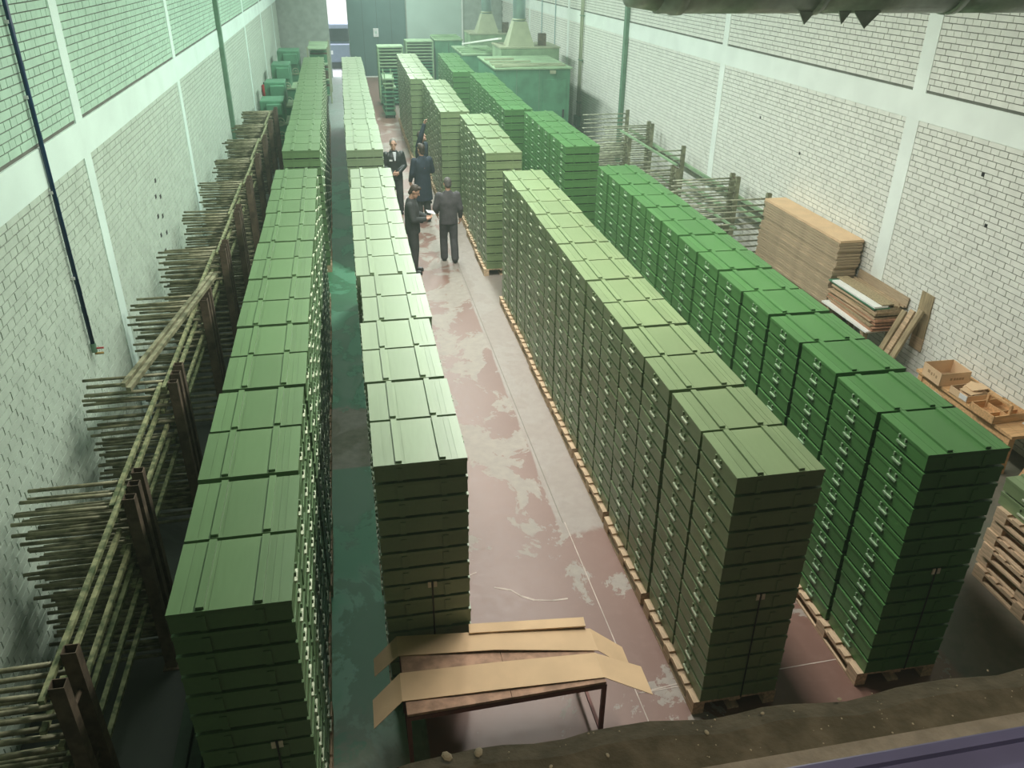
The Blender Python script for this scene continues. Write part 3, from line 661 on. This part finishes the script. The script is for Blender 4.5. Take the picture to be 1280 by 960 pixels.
# ------------------------------------------------------------------ table with cardboard strips
tz = .75
tt_ = thing('work_table', 'red-brown steel table with worn board top before the crates', 'table', (.82, 4.48, 0), 0.02)
hx, hy = .745, .33
for a, c in (((-hx, -hy), (hx, -hy)), ((-hx, hy), (hx, hy)), ((-hx, -hy), (-hx, hy)), ((hx, -hy), (hx, hy))):
    MB().bar((a[0], a[1], tz-.045), (c[0], c[1], tz-.045), .03, .04).build('frame_rail', M['table_red'], tt_)
for sx in (-1, 1):
    for sy in (-1, 1): MB().box(sx*hx-.016, sx*hx+.016, sy*hy-.016, sy*hy+.016, 0, tz-.025).build('leg', M['table_red'], tt_)
    MB().bar((sx*hx, -hy, .2), (sx*hx, hy, .2), .025, .025).build('stretcher', M['table_red'], tt_)
MB().box(-hx-.01, .02, -hy-.01, hy+.01, tz-.025, tz).build('top_board', M['table_top'], tt_); MB().box(.024, hx+.01, -hy-.01, hy+.01, tz-.025, tz).build('top_board', M['table_top'], tt_)
def strip(name, label, xs, ys_f, ys_b, zs):
    # folded sheet: profile along x with front and back edges
    mb = MB(); n = len(xs); vs = []
    for i in range(n): vs += [(xs[i], ys_f[i], zs[i]), (xs[i], ys_b[i], zs[i]), (xs[i], ys_b[i], zs[i]+.006), (xs[i], ys_f[i], zs[i]+.006)]
    fs = []
    for i in range(n-1):
        a = i*4; c = a+4
        for k in range(4): k2 = (k+1) % 4; fs.append((a+k, a+k2, c+k2, c+k))
    fs += [(3, 2, 1, 0), tuple((n-1)*4+k for k in range(4))]
    return tag(mb.raw(vs, fs).build(name, M['card']), label, 'cardboard', 'cardboard strips on the table')
strip('cardboard_strip', 'long folded cardboard strip along the table edge facing the ledge', [-.175, .045, .8, 1.575, 1.93], [4.17, 4.245, 4.215, 4.19, 4.06], [4.43, 4.515, 4.48, 4.44, 4.34], [.60, tz+.004, tz+.012, tz+.004, .64])
strip('cardboard_strip', 'long folded cardboard strip along the table edge facing the crates', [-.15, .045, .8, 1.605, 1.86], [4.64, 4.69, 4.60, 4.46, 4.36], [4.82, 4.90, 4.80, 4.70, 4.60], [.62, tz+.004, tz+.02, tz+.004, .60])
bc = MB().obox((1.10, 4.80, tz+.036), (.95, .10, .012), (0, 0, -.10)).build('cardboard_offcut', M['card']); tag(bc, 'narrow cardboard offcut lying along the back table edge', 'cardboard')

# ------------------------------------------------------------------ wall fixtures
hs = thing('blue_hose', 'dark blue air pipe with brass valve on the mint wall', 'pipe', (XL+.05, 8.72, 0))
MB().tube((0, 0, 1.82), (0, 0, ZC-.1), .022, n=12).build('pipe', M['blue'], hs, True)
for z in (2.6, 3.5, 4.4, 5.05): MB().box(-.05, .0, -.03, .03, z-.015, z+.015).build('clamp', M['white_plastic'], hs)
MB().tube((0, 0, 1.74), (0, 0, 1.84), .03, n=10).build('valve', M['green_col'], hs); MB().tube((0, 0, 1.72), (.07, .05, 1.70), .014, n=8).build('outlet', M['brass'], hs)
MB().box(.02, .10, -.008, .008, 1.775, 1.79).build('valve_lever', M['red'], hs)
for nm, x, y, lb, z0 in (('steel_column', XL+.06, 22.55, 'green steel column standing against the mint wall', 0), ('steel_column', XR-.07, 24.3, 'green steel column standing against the white wall', 0)):
    t = thing(nm, lb, 'column', (x, y, 0)); MB().box(-.05, .05, -.10, .10, 0, ZC).build('shaft', M['green_col'], t); MB().box(-.055, .055, -.14, .14, 0, .02).build('base_plate', M['green_col'], t)
t = thing('pipe_pair', 'pair of thin vertical pipes on the white wall beside the booth', 'pipe', (XR-.08, 29.1, 0))
for dy in (-.14, .06): MB().tube((0, dy, .3), (0, dy, ZC-.1), .035, n=10).build('pipe', M['hood'], t, True)
for z in (1.0, 2.4, 3.8): MB().box(-.04, .055, -.2, .12, z, z+.03).build('bracket', M['green_col'], t)
MB().box(-.10, .06, -.22, .14, .2, .55).build('junction_box', M['machine'], t)
t = thing('conduit', 'thin grey cable conduit running down the white wall past hoods', 'pipe', (XR-.05, 33.0, 0))
for dy in (0, 2.3): MB().tube((0, dy, 1.5), (0, dy, ZC-.1), .018, n=8).build('tube', M['duct'], t)
MB().tube((0, 0, 1.5), (0, 2.3, 1.5), .018, n=8).build('tube', M['duct'], t)
ex = thing('fire_extinguisher', 'red fire extinguisher hanging on the mint wall beyond the racks', 'extinguisher', (XL+.12, 31.9, .85))
mb = MB(); mb.tube((0, 0, 0), (0, 0, .5), .10, n=14); mb.ell((0, 0, .5), (.10, .10, .07), n=14); mb.build('cylinder', M['red'], ex, True)
MB().tube((0, 0, .55), (0, 0, .63), .03, n=8).build('valve', M['black'], ex); MB().box(-.1, -.04, -.05, .05, .2, .4).build('bracket', M['black'], ex); MB().tube((0, -.05, .58), (.04, -.11, .15), .014, n=8).build('hose', M['black'], ex)

# overhead duct near the window
od = thing('overhead_duct', 'dark foil-wrapped overhead duct with torn flaps crossing the hall', 'duct', (0, 6.0, 5.50))
RD = .235
for k, (a, c) in enumerate(((2.20, 3.38), (3.40, 4.5), (4.52, 5.6), (5.62, 8.05))): MB().tube((a, 0, 0), (c, 0, 0), RD, n=32).build('duct_section', M['duct_dark'], od, True)
for x in (2.34, 3.39, 4.51, 5.61): MB().tube((x-.03, 0, 0), (x+.03, 0, 0), RD+.012, n=32).build('joint_ring', M['duct_dark'], od, True)
mb = MB(); mb.tube((2.0, 0, .02), (2.2, 0, .01), RD*.9, RD*.98, 28); mb.ell((2.02, 0, .02), (.07, RD*.9, RD*.9), n=16, k=10); mb.build('end_cap', M['duct_dark'], od, True)
for (x, w, h) in ((3.32, .13, .07), (3.62, .10, .07), (3.80, .22, .10)):
    MB().raw([(x-w/2, -.10, -RD+.02), (x+w/2, -.10, -RD+.02), (x+w*.1, -.06, -RD-h), (x-w/2, -.085, -RD+.02), (x+w/2, -.085, -RD+.02), (x+w*.1, -.05, -RD-h)], [(0, 2, 1), (3, 4, 5), (0, 1, 4, 3), (1, 2, 5, 4), (2, 0, 3, 5)]).build('torn_flap', M['duct_dark'], od)
for x in (2.9, 5.0, 7.2): MB().tube((x, 0, RD-.02), (x, 0, ZC-5.50), .012, n=8).build('hanger_rod', M['green_col'], od)

# ------------------------------------------------------------------ far end: booth, hoods, panel stacks, machines
bt = thing('paint_booth', 'big green steel booth beside the far crates and white wall', 'booth', (5.82, 26.3, 0))
MB().box(-1.22, 1.18, 0, 3.4, 0, 2.46).build('body', M['machine'], bt, bevel=.02)
for x in (-.55, .18): MB().box(x-.01, x+.01, -.012, 0, .02, 2.44).build('seam', M['green_col'], bt)
MB().box(.30, 1.05, -.03, 0, .05, 2.15).build('door', M['machine'], bt, bevel=.01); MB().box(.95, 1.0, -.07, -.03, 1.0, 1.25).build('door_handle', M['black'], bt)
MB().box(-1.26, 1.24, -.06, 3.44, 2.46, 2.50).build('roof_sheet', M['machine_light'], bt); MB().obox((.6, -.05, 2.38), (.18, .1, .1)).build('lamp', M['hood'], bt)
for k, (x0, x1, y) in enumerate(((-1.2, .9, .2), (-1.2, 1.1, .8), (-1.15, .2, 1.5), (-.9, 1.1, .5), (-1.2, -.2, 2.2))):
    tag(MB().bar((5.82+x0, 26.3+y, 2.53), (5.82+x1, 26.3+y+rd.uniform(-.15, .3), 2.53), .10, .05).build('roof_batten', M['hood']), '%s pale batten lying on the green booth roof' % ORD[k], 'batten', 'battens on the booth roof')
def hood(x, y, zb, zt, label, sx, body_h, bx):
    t = thing('extraction_hood', label, 'hood', (x, y, 0))
    MB().box(bx[0], bx[1], -.6, 1.2, 0, zb).build('cabinet', M['machine_light'], t, bevel=.015)
    MB().box(bx[0]-.03, bx[1]+.03, -.63, 1.23, zb, zb+.05).build('top_rim', M['hood'], t)
    MB().frustum((0, 0, zb+.05), (sx, .9), (0, 0, zt), (.46, .46)).build('cone', M['hood'], t)
    MB().tube((0, 0, zt-.02), (0, 0, ZC-.02), .22, n=24).build('stack_pipe', M['duct'], t, True)
    for z in (zt+.03, zt+1.2): MB().tube((0, 0, z), (0, 0, z+.05), .245, n=24).build('flange', M['hood'], t, True)
    MB().box(.7, .95, -.2, .05, zb+.05, zb+.45).build('motor', M['rust'], t); return t
hood(6.2, 30.6, 2.70, 3.55, 'cream extraction hood with zinc pipe over the green booth', .95, 0, (-.75, 1.35))
hood(6.25, 38.0, 2.55, 3.35, 'cream extraction hood with zinc pipe near the end wall', .95, 0, (-.8, 1.2))
for i, (x0, x1, y0, y1, h_, lb) in enumerate(((4.55, 6.0, 33.3, 36.6, 2.15, 'long green steel cabinet behind the booth'), (4.0, 5.2, 38.2, 40.0, 2.25, 'square green steel cabinet before white panel'))):
    t = thing('steel_cabinet', lb, 'cabinet', ((x0+x1)/2, y0, 0)); hw = (x1-x0)/2
    MB().box(-hw, hw, 0, y1-y0, 0, h_).build('body', M['machine'], t, bevel=.02); MB().box(-hw-.03, hw+.03, -.03, y1-y0+.03, h_, h_+.05).build('top', M['machine_light'], t)
    MB().box(-.008, .008, -.012, 0, .1, h_-.1).build('door_seam', M['black'], t)
    for k in range(3): MB().box(-hw, hw, .4+k*.7, .5+k*.7, h_+.05, h_+.11).build('rib', M['machine_light'], t)
tag(MB().bar((5.0, 36.4, 2.29), (5.6, 31.0, 2.95), .12, .06).build('pale_batten', M['white_board']), 'long pale board sloping from green cabinet to the hood', 'board')
# racks of green panels by the teal door
for i, (x0, x1, y0, y1, h_, lb) in enumerate(((1.42, 2.40, 35.6, 36.6, 2.28, 'tall trolley of green slatted panels before the teal door'), (2.72, 3.86, 37.8, 38.9, 2.28, 'tall trolley of green slatted panels before the white panel'))):
    t = thing('panel_trolley', lb, 'trolley', ((x0+x1)/2, y0, 0)); hw = (x1-x0)/2; dp = y1-y0
    for sx in (-1, 1):
        for yy in (0.03, dp-.03): MB().box(sx*hw-.03, sx*hw+.03, yy-.03, yy+.03, .12, h_).build('upright', M['machine_light'], t)
    for k in range(16): MB().box(-hw+.03, hw-.03, .0, dp, .25+k*.125, .25+k*.125+.05).build('panel', M['machine_light'] if k > 9 else M['machine'], t)
    MB().box(-hw-.03, hw+.03, -.02, dp+.02, h_-.05, h_).build('top_frame', M['machine_light'], t); MB().box(-hw, hw, 0, dp, .10, .16).build('base', M['machine'], t)
    for sx in (-1, 1):
        for yy in (.1, dp-.1): MB().tube((sx*(hw-.08)-.02, yy, .06), (sx*(hw-.08)+.02, yy, .06), .06, n=12).build('wheel', M['black'], t)
t = thing('panel_cart', 'low cart loaded with green slats at the red aisle end', 'cart', (1.78, 32.6, 0))
MB().box(-.35, .05, 0, 1.5, .12, .18).build('deck', M['machine'], t)
for k in range(9): MB().obox((-.15+rd.uniform(-.03, .03), .75, .21+k*.15), (.42, 1.4, .05), (0, 0, rd.uniform(-.05, .05))).build('slat_panel', M['machine_light'] if k > 5 else M['machine'], t)
for sx in (-.3, 0.0):
    for yy in (.15, 1.35): MB().tube((sx-.02, yy, .06), (sx+.02, yy, .06), .06, n=12).build('wheel', M['black'], t); MB().box(sx-.02, sx+.02, yy-.02, yy+.02, .18, 1.65).build('stake', M['machine_light'], t)
# machines on the left behind the racks
for i, (x, y, w, dp, h_, lb) in enumerate(((-2.25, 27.0, .95, 1.3, 1.55, 'green machine tool with round handwheels beyond the racks'), (-2.3, 29.6, .9, 1.2, 1.75, 'taller green machine tool beside the fire extinguisher'), (-2.3, 33.2, .9, 1.5, 1.9, 'green control cabinet machine along the mint wall'), (-2.2, 37.0, 1.1, 1.6, 2.0, 'large green press before the end wall'))):
    t = thing('machine_tool', lb, 'machine', (x, y, 0))
    MB().box(-w/2, w/2, 0, dp, 0, h_*.55).build('base', M['machine'], t, bevel=.02); MB().box(-w/2+.08, w/2-.15, .15, dp-.1, h_*.55, h_).build('column', M['machine'], t, bevel=.03)
    MB().box(-w/2-.03, w/2+.03, -.05, dp+.03, h_*.55, h_*.55+.06).build('bed', M['machine_light'], t); MB().box(-w*.2, w*.3, -.08, .2, h_*.75, h_*.95).build('head', M['machine'], t, bevel=.02)
    for k, zz_ in enumerate((.35, .62)):
        mb = MB()
        for q in range(16):
            a0, a1 = 2*math.pi*q/16, 2*math.pi*(q+1)/16; mb.tube((w*.2+.12*math.cos(a0), -.09, h_*zz_+.12*math.sin(a0)), (w*.2+.12*math.cos(a1), -.09, h_*zz_+.12*math.sin(a1)), .014, n=6)
        mb.tube((w*.2, -.10, h_*zz_), (w*.2, 0, h_*zz_), .03, n=8); mb.bar((w*.2-.12, -.09, h_*zz_), (w*.2+.12, -.09, h_*zz_), .02, .02); mb.build('handwheel', M['hood'], t, True)
    MB().box(-w*.35, -w*.05, -.012, 0, h_*.2, h_*.45).build('panel_door', M['machine_light'], t)
t = thing('storage_rack', 'tall grey rack of small parts beside the end of the racks row', 'rack', (-0.95, 36.5, 0))
for sx in (-.45, .35):
    for yy in (0, 3.2): MB().box(sx-.03, sx+.03, yy-.03, yy+.03, 0, 2.2).build('upright', M['hood'], t)
for z in (.3, .9, 1.5, 2.1): MB().box(-.45, .35, 0, 3.2, z, z+.04).build('shelf', M['machine_light'], t)
for k in range(12): MB().box(-.4+.0, .3, .1+.26*k, .1+.26*k+.2, (.34, .94, 1.54)[k % 3], (.34, .94, 1.54)[k % 3]+.3).build('bin', M['rust'] if k % 2 else M['machine'], t)

# ------------------------------------------------------------------ people
def remesh(mb, name, material, voxel, smooth_iter=4):
    me = mb.mesh(name+'_src', material); o = bpy.data.objects.new(name, me); COL.objects.link(o)
    md = o.modifiers.new('rm', 'REMESH'); md.mode = 'VOXEL'; md.voxel_size = voxel; md.use_smooth_shade = True
    s2 = o.modifiers.new('sm', 'SMOOTH'); s2.factor = .5; s2.iterations = smooth_iter
    dg = bpy.context.evaluated_depsgraph_get(); nm = bpy.data.meshes.new_from_object(o.evaluated_get(dg))
    nm.materials.clear(); nm.materials.append(material); o.modifiers.clear(); o.data = nm; nm.name = name
    return o
def hand(mb, wrist, d, palm_n, curl=.5):
    # palm plus four fingers and a thumb; d = pointing direction, palm_n = palm normal
    w = Vector(wrist); d = Vector(d).normalized(); n = Vector(palm_n); n = (n-d*n.dot(d)).normalized(); s = d.cross(n)
    mb.cap(w, w+d*.05, .026, .034, 10); mb.cap(w+d*.05+s*.018, w+d*.085+s*.026, .02, .016, 8); mb.cap(w+d*.05-s*.018, w+d*.085-s*.026, .02, .016, 8)
    for k, (o, L) in enumerate(((-.033, .062), (-.011, .076), (.011, .080), (.033, .070))):
        p = w+d*.085+s*o; m1 = p+(d*(1-curl*.4)+n*curl*.7).normalized()*L*.5; e = m1+(d*(1-curl*1.1)+n*curl*1.3).normalized()*L*.5
        mb.cap(p, m1, .0098, .009, 8); mb.cap(m1, e, .009, .008, 8)
    p = w+d*.03+s*.03; m1 = p+(d*.5+s*.8+n*.3).normalized()*.035; e = m1+(d*.8+s*.3+n*.5).normalized()*.032
    mb.cap(p, m1, .013, .011, 8); mb.cap(m1, e, .011, .009, 8)
def person(loc, rz, label, H, J, hair, hair_style, jacket, trousers, coat=None, shirt=False, face_tilt=(0, 0), hands=(None, None), back_lean=0):
    """local frame: facing -y, x to the person's left when facing -y is +x; z up. J: joints (metres for H=1.76)"""
    k = H/1.76; t = thing('person', label, 'person', loc, rz)
    g = lambda n: Vector(J[n])*k
    hd = g('head'); R = Euler((face_tilt[0], 0, face_tilt[1])).to_matrix()
    at = lambda x, y, z: hd + R @ (Vector((x, y, z))*k)
    B = MB()
    e_rot = (face_tilt[0], 0, face_tilt[1])
    B.ell(at(0, .008, .02), (.076*k, .094*k, .105*k), e_rot, 16, 12); B.ell(at(0, -.035, -.06), (.054*k, .058*k, .062*k), e_rot, 14, 10)      # skull, jaw
    B.cap(at(0, -.088, .015), at(0, -.108, -.018), .010*k, .015*k, 8)                                                        # nose
    B.ell(at(0, -.083, -.055), (.024*k, .012*k, .007*k), e_rot, 8, 6); B.ell(at(0, -.085, -.068), (.022*k, .012*k, .007*k), e_rot, 8, 6); B.ell(at(0, -.083, -.098), (.022*k, .016*k, .014*k), e_rot, 8, 6)
    for s in (-1, 1):
        B.ell(at(s*.078, .012, .0), (.011*k, .022*k, .032*k), e_rot, 8, 8); B.ell(at(s*.032, -.078, .033), (.022*k, .012*k, .008*k), e_rot, 8, 6)
    B.cap(g('neck'), at(0, .01, -.05), .056*k, .055*k)
    ch, pv = g('chest'), g('pelvis'); shl, shr = g('shL'), g('shR')
    B.cap(pv, ch, .13*k, .145*k); B.cap(shl*.8+ch*.2, shr*.8+ch*.2, .065*k, .065*k)
    for s in 'LR':
        B.cap(g('sh'+s), g('el'+s), .047*k, .040*k); B.cap(g('el'+s), g('wr'+s), .038*k, .027*k)
        B.cap(g('hip'+s), g('kn'+s), .078*k, .053*k); B.cap(g('kn'+s), g('an'+s), .052*k, .036*k)
        hi = hands[0 if s == 'L' else 1] or ((0, 0, -1), (1 if s == 'R' else -1, 0, 0), .45)
        hand(B, g('wr'+s), hi[0], hi[1], hi[2])
        B.cap(g('an'+s)+Vector((0, .02, -.05))*k, g('an'+s)+Vector((0, -.13, -.055))*k, .034*k, .028*k)
    body = remesh(B, 'body', M['skin'], .0085, 2); body.parent = t
    C = MB(); dep = .82
    # torso as stacked ellipses
    def torso(mb, pts):
        n = 18; vs = []; fs = []
        for (c, a, d_, ang) in pts:
            for i in range(n):
                q = 2*math.pi*i/n; dx, dy = a*math.cos(q), d_*math.sin(q); vs.append((c[0]*1+dx*math.cos(ang)-dy*math.sin(ang), c[1]+dx*math.sin(ang)+dy*math.cos(ang), c[2]))
        for j in range(len(pts)-1):
            for i in range(n): fs.append((j*n+i, j*n+(i+1) % n, (j+1)*n+(i+1) % n, (j+1)*n+i))
        fs += [tuple(range(n-1, -1, -1)), tuple((len(pts)-1)*n+i for i in range(n))]
        mb.raw(vs, fs)
    sh = (shl-shr); ang = math.atan2(sh.y, sh.x); hipv = (g('hipL')-g('hipR')); ha = math.atan2(hipv.y, hipv.x)
    hem = coat*k if coat else (pv.z-.15*k)
    pts = []
    if coat: pts.append((Vector((pv.x, pv.y, hem)), .235*k, .185*k, ha))
    else: pts.append((Vector((pv.x, pv.y, hem)), .195*k, .150*k, ha))
    pts += [(pv+Vector((0, 0, .06*k)), .190*k, .148*k, ha), (pv.lerp(ch, .5), .188*k, .142*k, (ha+ang)/2), (ch+Vector((0, 0, .02*k)), .208*k, .145*k, ang), (ch+Vector((0, 0, .12*k)), .200*k, .125*k, ang), (g('neck')+Vector((0, 0, -.035*k)), .125*k, .095*k, ang), (g('neck')+Vector((0, .004, .012*k)), .078*k, .076*k, ang)]
    torso(C, pts)
    for s in 'LR':
        C.cap(g('sh'+s), g('el'+s), .078*k, .062*k, 14); C.cap(g('el'+s), g('wr'+s)+(g('el'+s)-g('wr'+s))*.06, .062*k, .048*k, 14)
        for q in range(3):      # sleeve folds
            p = g('el'+s).lerp(g('sh'+s), .12+.16*q); C.ell(p, (.071*k, .071*k, .014*k), n=12, k=6)
    C.cap(g('neck')+Vector((-.05, .03, .0))*k, g('neck')+Vector((.05, .03, .0))*k, .034*k, .034*k); jk = remesh(C, 'jacket' if not coat else 'coat', jacket, .012, 5); jk.parent = t
    T = MB(); torso(T, [(pv+Vector((0, 0, -.12*k)), .165*k, .125*k, ha), (pv+Vector((0, 0, .10*k)), .165*k, .125*k, ha)])
    for s in 'LR':
        T.cap(g('hip'+s)+Vector((0, 0, -.02)), g('kn'+s), .106*k, .086*k, 14); T.cap(g('kn'+s), g('an'+s)+Vector((0, 0, -.01)), .086*k, .080*k, 14); T.ell(g('an'+s)+Vector((0, -.01, .03))*1, (.072*k, .074*k, .016), n=12, k=6)
    tr = remesh(T, 'trousers', trousers, .012, 4); tr.parent = t
    for s in 'LR':
        S = MB(); a = g('an'+s); S.cap(a+Vector((0, .035, -.045))*k, a+Vector((0, -.15, -.052))*k, .046*k, .040*k, 12); S.box(a.x-.042*k, a.x+.042*k, a.y-.19*k, a.y+.07*k, a.z-.09*k, a.z-.065*k)
        so = remesh(S, 'shoe', M['shoe'], .011, 2); so.parent = t
    Hh = MB()
    Hh.ell(at(0, .022, .040), (.083*k, .094*k, .098*k), e_rot, 16, 12); Hh.ell(at(0, .055, -.01), (.074*k, .055*k, .075*k), e_rot, 14, 10)
    if hair_style == 'full': Hh.ell(at(0, -.045, .105), (.062*k, .045*k, .028*k), e_rot, 12, 8); Hh.ell(at(0, .07, -.055), (.066*k, .040*k, .05*k), e_rot, 12, 8)
    ho = remesh(Hh, 'hair', hair, .010, 2); ho.parent = t
    for s in (-1, 1): MB().ell(at(s*.031, -.085, .020), (.010*k, .006*k, .006*k), e_rot, 8, 6).build('eye', M['black'], t, True)
    if shirt:
        MB().raw([tuple(g('neck')+Vector(v)*k) for v in ((-.04, -.130, -.015), (.04, -.130, -.015), (.012, -.172, -.20), (-.012, -.172, -.20), (-.04, -.06, -.015), (.04, -.06, -.015), (.012, -.12, -.20), (-.012, -.12, -.20))], [(3, 2, 1, 0), (4, 5, 6, 7), (0, 1, 5, 4), (2, 3, 7, 6), (1, 2, 6, 5), (3, 0, 4, 7)]).build('shirt_front', M['shirt'], t)
        MB().obox(g('chest')+Vector((-.10, -.150, .04))*k, (.07*k, .012, .035*k), (.1, 0, -.35)).build('chest_badge', M['paper'], t)
    return t
def base_pose(**kw):
    J = dict(head=(0, -.02, 1.655), neck=(0, .01, 1.50), chest=(0, 0, 1.27), pelvis=(0, 0, .98), shL=(.185, .0, 1.42), shR=(-.185, .0, 1.42), elL=(.255, .04, 1.14), elR=(-.255, .04, 1.14), wrL=(.27, -.06, .91), wrR=(-.27, -.06, .91),
             hipL=(.09, 0, .92), hipR=(-.09, 0, .92), knL=(.10, -.02, .50), knR=(-.10, -.02, .50), anL=(.105, .02, .09), anR=(-.105, .02, .09)); J.update(kw); return J
# walking away, grey jacket
person((1.83, 15.98, 0), math.radians(183), 'grey-haired man in charcoal jacket and trousers walking up the red aisle', 1.70,
       base_pose(knL=(.10, -.08, .51), anL=(.10, -.06, .09), knR=(-.10, .02, .50), anR=(-.10, .14, .11), wrL=(.20, -.22, 1.02), elL=(.27, -.01, 1.16), wrR=(-.27, -.10, .92)), M['hair_salt'], 'short', M['cloth_grey'], M['cloth_trouser'], face_tilt=(.10, .15))
# looking at a paper
p2 = person((1.06, 15.40, 0), math.radians(78), 'dark-haired man in dark grey jacket reading a white paper beside crates', 1.74,
       base_pose(head=(0, -.075, 1.645), elL=(.24, -.06, 1.15), elR=(-.24, -.06, 1.15), wrL=(.09, -.27, 1.13), wrR=(-.09, -.27, 1.13)), M['hair_dark'], 'full', M['cloth_dark'], M['cloth_dark'], face_tilt=(.55, 0), hands=(((-.5, -.8, .1), (0, 0, 1), .5), ((.5, -.8, .1), (0, 0, 1), .5)))
pp = MB().obox((1.43, 15.48, 1.19), (.15, .21, .003), (0, .25, .1)).build('paper_sheet', M['paper']); tag(pp, 'white paper held by the dark-haired man', 'paper')
# facing the camera, leather jacket
person((0.99, 19.65, 0), math.radians(8), 'short-haired man in open black leather jacket and white shirt facing the ledge', 1.76,
       base_pose(elL=(.25, -.02, 1.14), elR=(-.25, -.02, 1.14), wrL=(.06, -.22, 1.03), wrR=(-.08, -.21, 1.01)), M['hair_grey'], 'short', M['leather'], M['cloth_dark'], shirt=True, face_tilt=(.05, -.1), hands=(((-.9, -.4, -.1), (0, 1, 0), .4), ((.9, -.4, .1), (0, 1, 0), .4)))
# long navy coat, seen from behind
person((1.58, 18.85, 0), math.radians(200), 'dark-haired person in long navy coat seen from behind by the crates', 1.78,
       base_pose(elR=(-.27, -.02, 1.15), wrR=(-.16, -.25, 1.10), elL=(.26, .0, 1.14), wrL=(.24, -.14, .95)), M['hair_dark'], 'full', M['cloth_navy'], M['cloth_dark'], coat=.52, face_tilt=(-.05, .2))
# reaching up to the stack
person((1.72, 20.42, 0), math.radians(55), 'man in navy jacket reaching one arm up to the crate stack', 1.77,
       base_pose(elR=(-.24, -.14, 1.72), wrR=(-.20, -.22, 1.99), shR=(-.19, -.03, 1.45), elL=(.25, .03, 1.14), wrL=(.25, -.08, .92)), M['hair_dark'], 'short', M['cloth_navy'], M['cloth_navy'], face_tilt=(-.35, .1), hands=(None, ((0, -.3, .95), (0, -1, 0), .5)))
print('individual crates', NC, 'mass', len(mass), 'objects', len(bpy.data.objects))
